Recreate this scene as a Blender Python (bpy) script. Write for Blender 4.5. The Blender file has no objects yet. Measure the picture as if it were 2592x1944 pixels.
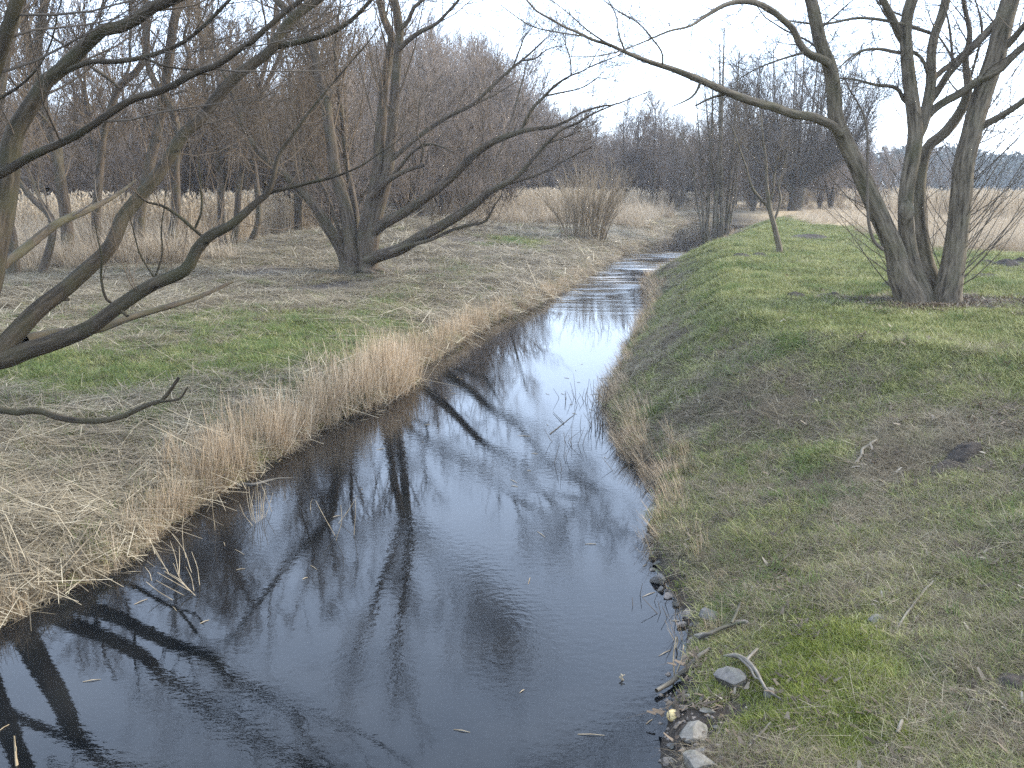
import bpy, math, random
import numpy as np
from mathutils import Vector

scene = bpy.context.scene
COL = scene.collection
rng = np.random.default_rng(11)
random.seed(5)

# ------------------------------------------------------------------ camera
CAM_Z = 3.0
PITCH = math.radians(11.8)
F = 2437.6                       # focal length in pixels of the 2592 px wide photograph
cam_d = bpy.data.cameras.new('camera')
cam_d.sensor_fit = 'HORIZONTAL'
cam_d.angle = 2 * math.atan(1296 / F)
cam_d.clip_start = 0.05
cam_d.clip_end = 5000
cam = bpy.data.objects.new('camera', cam_d)
cam.location = (0, 0, CAM_Z)
cam.rotation_euler = (math.pi / 2 - PITCH, 0, 0)
COL.objects.link(cam)
scene.camera = cam

# ------------------------------------------------------------------ sky, sun, exposure
SUN_EL, SUN_AZ = math.radians(31), math.radians(74)
world = bpy.data.worlds.new('World')
scene.world = world
world.use_nodes = True
nt = world.node_tree
nt.nodes.clear()
out = nt.nodes.new('ShaderNodeOutputWorld')
bg = nt.nodes.new('ShaderNodeBackground')
sky = nt.nodes.new('ShaderNodeTexSky')
sky.sky_type = 'NISHITA'
sky.sun_disc = False
sky.sun_elevation = SUN_EL
sky.sun_rotation = SUN_AZ
sky.air_density = 1.0
sky.dust_density = 1.0
sky.ozone_density = 1.5
mixw = nt.nodes.new('ShaderNodeMix')
mixw.data_type = 'RGBA'
mixw.inputs[0].default_value = 0.6          # thin high cloud over the blue
mixw.inputs[7].default_value = (8.7, 10.7, 14.2, 1)
nt.links.new(sky.outputs[0], mixw.inputs[6])
nt.links.new(mixw.outputs[2], bg.inputs[0])
bg.inputs[1].default_value = 0.066
nt.links.new(bg.outputs[0], out.inputs[0])

sun_d = bpy.data.lights.new('sun', 'SUN')
sun_d.energy = 1.5
sun_d.angle = math.radians(16)
sun_d.color = (1.0, 0.92, 0.78)
sun = bpy.data.objects.new('sun', sun_d)
S = Vector((math.sin(SUN_AZ) * math.cos(SUN_EL), math.cos(SUN_AZ) * math.cos(SUN_EL), math.sin(SUN_EL)))
sun.rotation_euler = S.to_track_quat('Z', 'Y').to_euler()
sun.location = (30, 20, 40)
COL.objects.link(sun)

scene.view_settings.view_transform = 'Standard'
scene.view_settings.look = 'None'
scene.view_settings.gamma = 1
scene.view_settings.use_curve_mapping = False
scene.view_settings.exposure = 2.45
scene.render.engine = 'CYCLES'
scene.cycles.max_bounces = 5
scene.cycles.diffuse_bounces = 2
scene.cycles.glossy_bounces = 3
scene.cycles.transparent_max_bounces = 4
scene.cycles.use_denoising = False
scene.cycles.sample_clamp_indirect = 1.0
scene.cycles.caustics_reflective = False
scene.cycles.caustics_refractive = False
scene.cycles.use_adaptive_sampling = True
scene.cycles.adaptive_threshold = 0.006

# ------------------------------------------------------------------ maths helpers
SP, CP = math.sin(PITCH), math.cos(PITCH)
def ray(u, v):
    a, b = (u - 1296) / F, (972 - v) / F
    return np.array([a, CP + b * SP, -SP + b * CP])
def at(u, v, Y):
    """the point of the line of sight (u, v) that lies Y metres ahead of the bridge"""
    d = ray(u, v)
    return np.array([0, 0, CAM_Z]) + d * (Y / d[1])
def on_plane(u, v, z=0.0):
    d = ray(u, v)
    return np.array([0, 0, CAM_Z]) + d * ((z - CAM_Z) / d[2])

def _hash(ix, iy, seed):
    h = (ix.astype(np.int64) * 374761393 + iy.astype(np.int64) * 668265263 + seed * 974711) & 0x7fffffff
    h = (h ^ (h >> 13)) * 1274126177 & 0x7fffffff
    return ((h ^ (h >> 16)) & 0xffff) / 65535.0
def vnoise(x, y, seed=0):
    x = np.asarray(x, float); y = np.asarray(y, float)
    ix, iy = np.floor(x), np.floor(y)
    fx, fy = x - ix, y - iy
    fx = fx * fx * (3 - 2 * fx); fy = fy * fy * (3 - 2 * fy)
    a = _hash(ix, iy, seed); b = _hash(ix + 1, iy, seed)
    c = _hash(ix, iy + 1, seed); d = _hash(ix + 1, iy + 1, seed)
    return (a * (1 - fx) + b * fx) * (1 - fy) + (c * (1 - fx) + d * fx) * fy
def fbm(x, y, seed=0, oct=4):
    s, amp, tot = 0, 1.0, 0
    for k in range(oct):
        s = s + amp * vnoise(x * 2 ** k, y * 2 ** k, seed + k * 17)
        tot += amp; amp *= 0.5
    return s / tot
def sm(t):
    t = np.clip(t, 0, 1)
    return t * t * (3 - 2 * t)

# ------------------------------------------------------------------ the course of the stream
K = 2592 / 2212
Ld = [(0, 1345), (120, 1290), (230, 1245), (300, 1195), (345, 1140), (440, 1085), (510, 1045), (570, 1000), (650, 950), (720, 905),
      (800, 875), (880, 835), (900, 800), (960, 760), (1040, 708), (1100, 678), (1180, 650), (1240, 615), (1300, 577), (1350, 550),
      (1400, 528), (1425, 500)]
Rd = [(1430, 1659), (1440, 1600), (1450, 1545), (1470, 1480), (1485, 1430), (1480, 1370), (1468, 1310), (1440, 1260), (1415, 1215),
      (1400, 1150), (1412, 1085), (1412, 1040), (1370, 1000), (1340, 955), (1300, 882), (1328, 820), (1345, 770), (1370, 720),
      (1395, 680), (1408, 640), (1390, 612), (1452, 580), (1522, 550), (1562, 525)]
Lw = [on_plane(u * K, v * K)[:2] for u, v in Ld]
Rw = [on_plane(u * K, v * K)[:2] for u, v in Rd]
L_y = np.array([-14, 0, 3.5] + [p[1] for p in Lw] + [69, 76, 80, 84, 88, 92])
L_x = np.array([-7.5, -6.2, -4.9] + [p[0] for p in Lw] + [11.4, 14, 18, 30, 60, 110])
R_y = np.array([-14, 0] + [p[1] for p in Rw] + [56, 64, 70, 75, 78, 82, 86])
R_x = np.array([0.5, 0.3] + [p[0] for p in Rw] + [12.6, 15.6, 17.8, 22, 32, 60, 110])
_yy = np.arange(-14, 92, 0.05)
_xl = np.interp(_yy, L_y, L_x) + 0.16 * (fbm(_yy * 1.3, _yy * 0, 3) - 0.5) * np.clip(_yy / 10, 0.6, 2)
_xr = np.interp(_yy, R_y, R_x) + 0.16 * (fbm(_yy * 1.7, _yy * 0, 8) - 0.5) * np.clip(_yy / 10, 0.6, 2)
def _smooth(a, n):
    k = np.ones(n) / n
    return np.convolve(np.pad(a, (n // 2, n - 1 - n // 2), mode='edge'), k, 'valid')
_xl, _xr = _smooth(_xl, 7), _smooth(_xr, 7)
_cl = 1 / np.sqrt(1 + _smooth(np.gradient(_xl, _yy), 31) ** 2)
_cr = 1 / np.sqrt(1 + _smooth(np.gradient(_xr, _yy), 31) ** 2)
def dist_lr(x, y):
    """distance into the left and into the right bank (negative = in the water)"""
    xl, xr = np.interp(y, _yy, _xl), np.interp(y, _yy, _xr)
    return (xl - x) * np.interp(y, _yy, _cl), (x - xr) * np.interp(y, _yy, _cr)

def height(x, y):
    x = np.asarray(x, float); y = np.asarray(y, float)
    dl, dr = dist_lr(x, y)
    w = np.interp(y, [0, 5, 8, 9.3, 11, 14, 20, 50], [7, 6.2, 5.0, 3.9, 2.2, 1.75, 1.8, 3.0])
    top = np.interp(y, [0, 4, 8, 12, 40, 70], [1.05, 1.15, 1.28, 1.3, 1.15, 0.95])
    tq = np.clip(dr / w, 0, 1.0)
    p = np.where(tq < 1, 1 - (1 - tq) ** 1.25, 1)
    zr = 0.09 * sm(dr / 0.12) + (top - 0.09) * p - 0.3 * sm((dr - 10) / 25)
    zr = zr + (fbm(x * 0.8, y * 0.8, 21) - 0.5) * 0.16 * sm(dr / 1.0) + (fbm(x * 3.1, y * 3.1, 5) - 0.5) * 0.07 * sm(dr / 0.3)
    zl = 0.09 * sm(dl / 0.12) + 0.47 * (1 - np.exp(-np.clip(dl, 0, 99) / 1.2))
    mound = np.exp(-((y - 41) / 9.0) ** 2) * np.exp(-((dl - 9) / 4.0) ** 2)
    zl = zl + mound * (0.5 + 0.5 * fbm(x * 0.5, y * 0.4, 33))
    zl = zl + (fbm(x * 0.7, y * 0.7, 41) - 0.5) * 0.18 * sm(dl / 1.2) + (fbm(x * 3.0, y * 3.0, 6) - 0.5) * 0.08 * sm(dl / 0.3)
    bed = -0.45 * sm(-np.maximum(dl, dr) / 0.7) - 0.03
    z = np.where(dr > 0, zr, np.where(dl > 0, zl, bed))
    return z
def h1(x, y):
    return float(height(np.array([x]), np.array([y]))[0])
def ground(u, v, lift=0.0):
    """where the line of sight (u, v) meets the ground (or the water)"""
    d = ray(u, v); o = np.array([0, 0, CAM_Z])
    t = np.concatenate([np.arange(2, 30, 0.02), np.arange(30, 300, 0.15)])
    p = o[None] + d[None] * t[:, None]
    g = np.maximum(height(p[:, 0], p[:, 1]), 0.0)
    k = np.argmax(p[:, 2] <= g)
    q = p[k]
    return np.array([q[0], q[1], g[k] + lift])
def normals(x, y, e=0.06):
    hx = (height(x + e, y) - height(x - e, y)) / (2 * e)
    hy = (height(x, y + e) - height(x, y - e)) / (2 * e)
    n = np.stack([-hx, -hy, np.ones_like(hx)], -1)
    return n / np.linalg.norm(n, axis=-1, keepdims=True)

# ------------------------------------------------------------------ object helpers
def tag(o, label=None, cat=None, group=None, kind=None):
    if label: o['label'] = label
    if cat: o['category'] = cat
    if group: o['group'] = group
    if kind: o['kind'] = kind
    return o
def empty(name, loc, label=None, cat=None, group=None):
    o = bpy.data.objects.new(name, None)
    o.location = loc
    o.empty_display_size = 0.3
    COL.objects.link(o)
    return tag(o, label, cat, group)
def link(name, me, mat=None, parent=None):
    o = bpy.data.objects.new(name, me)
    if mat and not me.materials: me.materials.append(mat)
    COL.objects.link(o)
    if parent:
        o.parent = parent
        if parent.type == 'EMPTY' and parent.parent is None:
            o.location = -Vector(parent.location)
    return o
def mesh(name, V, F4=None, F3=None, smooth=True, attrs=None):
    V = np.asarray(V, np.float32)
    me = bpy.data.meshes.new(name)
    me.vertices.add(len(V))
    me.vertices.foreach_set('co', V.ravel())
    n4 = 0 if F4 is None else len(F4)
    n3 = 0 if F3 is None else len(F3)
    idx = np.concatenate([np.asarray(F4, np.int32).ravel() if n4 else np.zeros(0, np.int32),
                          np.asarray(F3, np.int32).ravel() if n3 else np.zeros(0, np.int32)])
    me.loops.add(len(idx)); me.loops.foreach_set('vertex_index', idx)
    me.polygons.add(n4 + n3)
    st = np.concatenate([np.arange(n4) * 4, n4 * 4 + np.arange(n3) * 3]).astype(np.int32)
    me.polygons.foreach_set('loop_start', st)
    me.polygons.foreach_set('use_smooth', np.full(n4 + n3, smooth))
    for nm, (typ, dat) in (attrs or {}).items():
        a = me.attributes.new(nm, typ, 'POINT')
        key = {'FLOAT_COLOR': 'color', 'FLOAT_VECTOR': 'vector'}.get(typ, 'value')
        a.data.foreach_set(key, np.asarray(dat).ravel())
    me.update(calc_edges=True)
    return me

class Tubes:
    """collects tapering tubes, built as one mesh"""
    def __init__(self): self.g = []
    def add(self, P, R, S=3, rough=0.0):
        P = np.asarray(P, float); R = np.asarray(R, float)
        if P.ndim == 2: P, R = P[None], R[None]
        if len(P): self.g.append((P, R, S, rough))
        return self
    def mesh(self, name):
        Vs, Fs, Bs, off = [], [], [], 0
        for P, R, S, rough in self.g:
            N, Kp, _ = P.shape
            T = np.gradient(P, axis=1)
            T /= np.linalg.norm(T, axis=2, keepdims=True) + 1e-9
            ref = np.where(np.abs(T[:, 0, 2:3]) > 0.8, np.array([[1., 0.3, 0]]), np.array([[0.2, 0.1, 1.]]))
            U = np.zeros_like(T); u_ = np.cross(T[:, 0], ref)
            for k in range(Kp):                            # carry the frame along so that tubes never pinch
                u_ = u_ - (u_ * T[:, k]).sum(1, keepdims=True) * T[:, k]
                u_ = u_ / (np.linalg.norm(u_, axis=1, keepdims=True) + 1e-9)
                U[:, k] = u_
            W = np.cross(T, U)
            a = np.arange(S) * 2 * math.pi / S
            ca, sa = np.cos(a), np.sin(a)
            rr = R[:, :, None] * np.ones(S)
            ln = np.concatenate([np.zeros((N, 1)), np.cumsum(np.linalg.norm(np.diff(P, axis=1), axis=2), 1)], 1)
            if rough:
                sd = rng.integers(0, 999)
                for i in range(N):
                    q = fbm(ca[None] * 1.3 + 7 + ln[i][:, None] * 0.5, sa[None] * 1.3 + ln[i][:, None] * 2.2 + i * 9, sd, 3)
                    rr[i] *= 1 + rough * (q - 0.5) * 2
            V = P[:, :, None] + rr[..., None] * (U[:, :, None] * ca[None, None, :, None] + W[:, :, None] * sa[None, None, :, None])
            B = np.stack([rr * ca, rr * sa, np.broadcast_to(ln[:, :, None], rr.shape) + np.arange(N)[:, None, None] * 3.7], -1)
            base = off + (np.arange(N)[:, None, None] * Kp + np.arange(Kp - 1)[None, :, None]) * S
            j = np.arange(S)[None, None]; j2 = (j + 1) % S
            f = np.stack(np.broadcast_arrays(base + j, base + j2, base + S + j2, base + S + j), -1)
            Vs.append(V.reshape(-1, 3)); Fs.append(f.reshape(-1, 4)); Bs.append(B.reshape(-1, 3))
            off += N * Kp * S
        return mesh(name, np.concatenate(Vs), np.concatenate(Fs), None, True, {'bark_co': ('FLOAT_VECTOR', np.concatenate(Bs).astype(np.float32))})
    def build(self, name, mat, parent=None):
        return link(name, self.mesh(name), mat, parent)

def resample(P, R, n):
    """smooth curve through the given points, n samples"""
    P = np.asarray(P, float); R = np.asarray(R, float)
    s = np.concatenate([[0], np.cumsum(np.linalg.norm(np.diff(P, axis=0), axis=1))])
    if len(P) > 2:                                      # Catmull-Rom style tangents on chord length
        m = np.gradient(P, s, axis=0)
        q = np.linspace(0, s[-1], n)
        i = np.clip(np.searchsorted(s, q, 'right') - 1, 0, len(s) - 2)
        hh = (s[i + 1] - s[i]); t = ((q - s[i]) / hh)[:, None]; hh = hh[:, None]
        P2 = (2*t**3 - 3*t**2 + 1) * P[i] + (t**3 - 2*t**2 + t) * hh * m[i] + (-2*t**3 + 3*t**2) * P[i+1] + (t**3 - t**2) * hh * m[i+1]
    else:
        q = np.linspace(0, s[-1], n)
        P2 = np.stack([np.interp(q, s, P[:, k]) for k in range(3)], 1)
    return P2, np.interp(q, s, R)

def spawn(P, R, n, ang, length, rs=0.5, t=(0.2, 1.0), up=0.1, jit=0.12, Kp=5, rmin=0.0015, tip=0.25, droop=0.0, outw=None, rel=False, rmax=9):
    """n side shoots on each of the polylines P; returns their polylines and radii"""
    N, Kq, _ = P.shape
    tt = t[0] + (t[1] - t[0]) * (np.arange(n)[None] + rng.random((N, n))) / n
    f = tt * (Kq - 1); i = np.clip(f.astype(int), 0, Kq - 2); f = (f - i)[..., None]
    ar = np.arange(N)[:, None]
    pos = P[ar, i] * (1 - f) + P[ar, i + 1] * f
    T = P[ar, i + 1] - P[ar, i]; T /= np.linalg.norm(T, axis=2, keepdims=True) + 1e-9
    r = (R[ar, i] * (1 - f[..., 0]) + R[ar, i + 1] * f[..., 0])
    q = rng.normal(size=(N, n, 3))
    if outw is not None: q = q + np.asarray(outw)
    q -= (q * T).sum(2, keepdims=True) * T
    q /= np.linalg.norm(q, axis=2, keepdims=True) + 1e-9
    a = rng.uniform(ang[0], ang[1], (N, n, 1)) * math.pi / 180
    d = np.cos(a) * T + np.sin(a) * q
    L = rng.uniform(length[0], length[1], (N, n))
    if rel:
        L = L * np.linalg.norm(np.diff(P, axis=1), axis=2).sum(1)[:, None]
    L = L * (1.15 - 0.5 * tt)
    r0 = np.clip(r * rs * rng.uniform(0.7, 1.1, r.shape), rmin, rmax)
    pts = [pos]; p = pos.copy(); Z = np.array([0, 0, 1.0])
    for k in range(Kp - 1):
        d = d + rng.normal(size=d.shape) * jit + Z * (up - droop * k)
        d /= np.linalg.norm(d, axis=2, keepdims=True) + 1e-9
        p = p + d * (L / (Kp - 1))[..., None]
        pts.append(p.copy())
    C = np.stack(pts, 2).reshape(N * n, Kp, 3)
    tap = np.linspace(1, tip, Kp)
    RR = np.maximum(r0.reshape(-1, 1) * tap, rmin * 0.6)
    return C, RR

# ------------------------------------------------------------------ materials
def nodes(name):
    m = bpy.data.materials.new(name)
    m.use_nodes = True
    t = m.node_tree
    b = t.nodes['Principled BSDF']
    b.inputs['Specular IOR Level'].default_value = 0.25
    return m, t, b
def N(t, typ, **kw):
    n = t.nodes.new(typ)
    for k, v in kw.items():
        if k in n.inputs: n.inputs[k].default_value = v
        else: setattr(n, k, v)
    return n
def ramp(t, fac, stops):
    r = t.nodes.new('ShaderNodeValToRGB')
    el = r.color_ramp.elements
    while len(el) < len(stops): el.new(0.5)
    for e, (p, c) in zip(el, stops):
        e.position = p; e.color = (*c, 1)
    t.links.new(fac, r.inputs[0])
    return r.outputs[0]
def mixc(t, fac, a, b, mode='MIX'):
    m = t.nodes.new('ShaderNodeMix'); m.data_type = 'RGBA'; m.blend_type = mode
    for s, i in ((fac, 0), (a, 6), (b, 7)):
        if isinstance(s, (int, float)): m.inputs[i].default_value = s
        elif isinstance(s, tuple): m.inputs[i].default_value = (*s, 1)
        else: t.links.new(s, m.inputs[i])
    return m.outputs[2]

def bark_mat(name, dark, light, moss, mossamt=0.5, bump=0.5, scale=1.0):
    m, t, b = nodes(name)
    at_ = N(t, 'ShaderNodeAttribute', attribute_name='bark_co')
    mp = N(t, 'ShaderNodeMapping'); mp.inputs['Scale'].default_value = (34 * scale, 34 * scale, 5 * scale)
    t.links.new(at_.outputs['Vector'], mp.inputs[0])
    n1 = N(t, 'ShaderNodeTexNoise', Scale=1.0, Detail=5.0, Roughness=0.65)
    t.links.new(mp.outputs[0], n1.inputs['Vector'])
    col = ramp(t, n1.outputs[0], [(0.32, dark), (0.5, tuple((x + y) / 2 for x, y in zip(dark, light))), (0.68, light)])
    geo = N(t, 'ShaderNodeNewGeometry')
    n2 = N(t, 'ShaderNodeTexNoise', Scale=2.3, Detail=4.0)
    t.links.new(geo.outputs['Position'], n2.inputs['Vector'])
    mf = ramp(t, n2.outputs[0], [(0.45, (0, 0, 0)), (0.66, (mossamt,) * 3)])
    col = mixc(t, mf, col, moss)
    t.links.new(col, b.inputs['Base Color'])
    b.inputs['Roughness'].default_value = 0.9
    bp = N(t, 'ShaderNodeBump', Strength=bump, Distance=0.02)
    t.links.new(n1.outputs[0], bp.inputs['Height'])
    t.links.new(bp.outputs[0], b.inputs['Normal'])
    return m
def twig_mat(name, a, c):
    m, t, b = nodes(name)
    geo = N(t, 'ShaderNodeNewGeometry')
    n2 = N(t, 'ShaderNodeTexNoise', Scale=0.6, Detail=3.0)
    t.links.new(geo.outputs['Position'], n2.inputs['Vector'])
    t.links.new(ramp(t, n2.outputs[0], [(0.35, a), (0.65, c)]), b.inputs['Base Color'])
    b.inputs['Roughness'].default_value = 0.8
    return m
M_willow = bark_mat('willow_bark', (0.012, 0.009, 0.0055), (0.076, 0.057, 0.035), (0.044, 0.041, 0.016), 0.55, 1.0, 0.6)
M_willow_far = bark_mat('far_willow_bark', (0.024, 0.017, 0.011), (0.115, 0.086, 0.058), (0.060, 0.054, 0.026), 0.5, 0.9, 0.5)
M_stem = bark_mat('smooth_bark', (0.030, 0.023, 0.015), (0.185, 0.147, 0.101), (0.084, 0.079, 0.038), 0.4, 1.0, 0.62)
M_dead = bark_mat('weathered_wood', (0.03, 0.025, 0.02), (0.105, 0.092, 0.072), (0.06, 0.06, 0.032), 0.6, 0.8)
M_pale = bark_mat('bleached_wood', (0.055, 0.047, 0.036), (0.20, 0.175, 0.14), (0.25, 0.22, 0.16), 0.3, 0.5, 2.0)
M_wet = bark_mat('wet_wood', (0.035, 0.03, 0.024), (0.17, 0.15, 0.12), (0.06, 0.055, 0.035), 0.5, 0.5, 1.5)
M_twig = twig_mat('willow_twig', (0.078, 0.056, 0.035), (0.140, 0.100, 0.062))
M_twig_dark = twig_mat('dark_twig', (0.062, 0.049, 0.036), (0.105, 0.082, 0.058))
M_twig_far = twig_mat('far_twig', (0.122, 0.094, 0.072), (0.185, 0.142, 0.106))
M_shoot = twig_mat('tan_shoot', (0.145, 0.110, 0.070), (0.235, 0.182, 0.118))

def blade_mat(name, stops, scale=0.8, seed_mix=0.5, rough=0.65, trans=0.25):
    """thin blades: tone varies from clump to clump and in wide drifts over the ground"""
    m, t, b = nodes(name)
    oi = N(t, 'ShaderNodeObjectInfo')
    geo = N(t, 'ShaderNodeNewGeometry')
    n2 = N(t, 'ShaderNodeTexNoise', Scale=scale, Detail=4.0)
    t.links.new(geo.outputs['Position'], n2.inputs['Vector'])
    n3 = N(t, 'ShaderNodeAttribute', attribute_name='blade')
    ad = N(t, 'ShaderNodeMath', operation='MULTIPLY_ADD'); ad.inputs[1].default_value = 0.34
    t.links.new(oi.outputs['Random'], ad.inputs[0])
    ad2 = N(t, 'ShaderNodeMath', operation='MULTIPLY_ADD'); ad2.inputs[1].default_value = 0.62
    t.links.new(n2.outputs[0], ad2.inputs[0]); t.links.new(n3.outputs['Fac'], ad2.inputs[2])
    t.links.new(ad2.outputs[0], ad.inputs[2])
    col = ramp(t, ad.outputs[0], stops)
    t.links.new(col, b.inputs['Base Color'])
    b.inputs['Roughness'].default_value = rough
    if trans:
        tr = N(t, 'ShaderNodeBsdfTranslucent')
        t.links.new(col, tr.inputs[0])
        mx = N(t, 'ShaderNodeMixShader'); mx.inputs[0].default_value = trans
        t.links.new(b.outputs[0], mx.inputs[1]); t.links.new(tr.outputs[0], mx.inputs[2])
        t.links.new(mx.outputs[0], t.nodes['Material Output'].inputs[0])
    return m
STRAW = [(0.15, (0.070, 0.056, 0.036)), (0.45, (0.215, 0.175, 0.115)), (0.7, (0.36, 0.302, 0.205)), (0.98, (0.56, 0.49, 0.355))]
M_lawn = blade_mat('lawn_blades', [(0.10, (0.040, 0.050, 0.012)), (0.40, (0.120, 0.138, 0.034)), (0.64, (0.230, 0.230, 0.075)), (0.95, (0.44, 0.40, 0.20))], 0.9)
M_bright = blade_mat('fresh_blades', [(0.15, (0.035, 0.060, 0.012)), (0.6, (0.090, 0.130, 0.028)), (0.95, (0.17, 0.20, 0.06))], 1.2)
M_dry = blade_mat('dry_blades', [(0.15, (0.055, 0.044, 0.027)), (0.45, (0.132, 0.105, 0.064)), (0.7, (0.222, 0.180, 0.113)), (0.98, (0.38, 0.32, 0.22))], 1.1)
M_straw = blade_mat('pale_straw', STRAW, 1.1)
M_reed = blade_mat('reed_stems', [(0.12, (0.12, 0.082, 0.048)), (0.42, (0.35, 0.256, 0.158)), (0.75, (0.52, 0.395, 0.255)), (0.98, (0.64, 0.51, 0.36))], 0.5)
M_sedge = blade_mat('sedge_blades', [(0.2, (0.20, 0.155, 0.105)), (0.5, (0.34, 0.27, 0.185)), (0.75, (0.45, 0.37, 0.26)), (0.98, (0.56, 0.47, 0.35))], 0.35)
M_moss = blade_mat('moss_blades', [(0.12, (0.050, 0.064, 0.010)), (0.45, (0.115, 0.14, 0.018)), (0.75, (0.18, 0.20, 0.03)), (0.98, (0.26, 0.25, 0.07))], 2.0)

M_leaf = blade_mat('dead_leaves', [(0.15, (0.035, 0.025, 0.017)), (0.5, (0.10, 0.072, 0.047)), (0.8, (0.19, 0.145, 0.10)), (0.98, (0.36, 0.31, 0.24))], 2.0)

def ground_mat():
    m, t, b = nodes('ground_soil')
    at_ = N(t, 'ShaderNodeAttribute', attribute_name='cover')
    geo = N(t, 'ShaderNodeNewGeometry')
    n1 = N(t, 'ShaderNodeTexNoise', Scale=38.0, Detail=6.0, Roughness=0.7)
    n2 = N(t, 'ShaderNodeTexNoise', Scale=4.0, Detail=5.0, Roughness=0.6)
    for n in (n1, n2): t.links.new(geo.outputs['Position'], n.inputs['Vector'])
    c = mixc(t, 1.0, at_.outputs['Color'], ramp(t, n1.outputs[0], [(0.3, (0.45, 0.43, 0.42)), (0.7, (1.5, 1.5, 1.45))]), 'MULTIPLY')
    c = mixc(t, 1.0, c, ramp(t, n2.outputs[0], [(0.3, (0.7, 0.68, 0.66)), (0.7, (1.25, 1.25, 1.2))]), 'MULTIPLY')
    t.links.new(c, b.inputs['Base Color'])
    b.inputs['Roughness'].default_value = 0.95
    bp = N(t, 'ShaderNodeBump', Strength=0.8, Distance=0.03)
    t.links.new(n1.outputs[0], bp.inputs['Height'])
    t.links.new(bp.outputs[0], b.inputs['Normal'])
    return m
M_ground = ground_mat()
def soil_mat():
    m, t, b = nodes('dark_soil')
    geo = N(t, 'ShaderNodeNewGeometry')
    n1 = N(t, 'ShaderNodeTexNoise', Scale=30.0, Detail=6.0, Roughness=0.7)
    t.links.new(geo.outputs['Position'], n1.inputs['Vector'])
    t.links.new(ramp(t, n1.outputs[0], [(0.3, (0.014, 0.011, 0.009)), (0.7, (0.062, 0.050, 0.040))]), b.inputs['Base Color'])
    b.inputs['Roughness'].default_value = 1.0
    bp = N(t, 'ShaderNodeBump', Strength=1.0, Distance=0.03)
    t.links.new(n1.outputs[0], bp.inputs['Height']); t.links.new(bp.outputs[0], b.inputs['Normal'])
    return m
M_soil = soil_mat()
def stone_mat(name, a, c, rough=0.75, moss=0.3):
    m, t, b = nodes(name)
    geo = N(t, 'ShaderNodeNewGeometry')
    n1 = N(t, 'ShaderNodeTexNoise', Scale=26.0, Detail=7.0, Roughness=0.7)
    n2 = N(t, 'ShaderNodeTexNoise', Scale=9.0, Detail=4.0)
    for n in (n1, n2): t.links.new(geo.outputs['Position'], n.inputs['Vector'])
    c0 = ramp(t, n1.outputs[0], [(0.3, a), (0.7, c)])
    c0 = mixc(t, ramp(t, n2.outputs[0], [(0.5, (0, 0, 0)), (0.7, (moss,) * 3)]), c0, (0.07, 0.075, 0.035))
    t.links.new(c0, b.inputs['Base Color'])
    b.inputs['Roughness'].default_value = rough
    bp = N(t, 'ShaderNodeBump', Strength=0.6, Distance=0.01)
    t.links.new(n1.outputs[0], bp.inputs['Height']); t.links.new(bp.outputs[0], b.inputs['Normal'])
    return m
M_stone = stone_mat('grey_stone', (0.062, 0.055, 0.045), (0.185, 0.168, 0.142))
M_stone_dark = stone_mat('dark_wet_stone', (0.03, 0.027, 0.023), (0.10, 0.090, 0.078), 0.35)
M_stone_brown = stone_mat('brown_stone', (0.09, 0.075, 0.06), (0.24, 0.20, 0.17), 0.8)
M_stone_yellow = stone_mat('yellow_stone', (0.42, 0.27, 0.08), (0.72, 0.58, 0.30), 0.5, 0.1)

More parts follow.
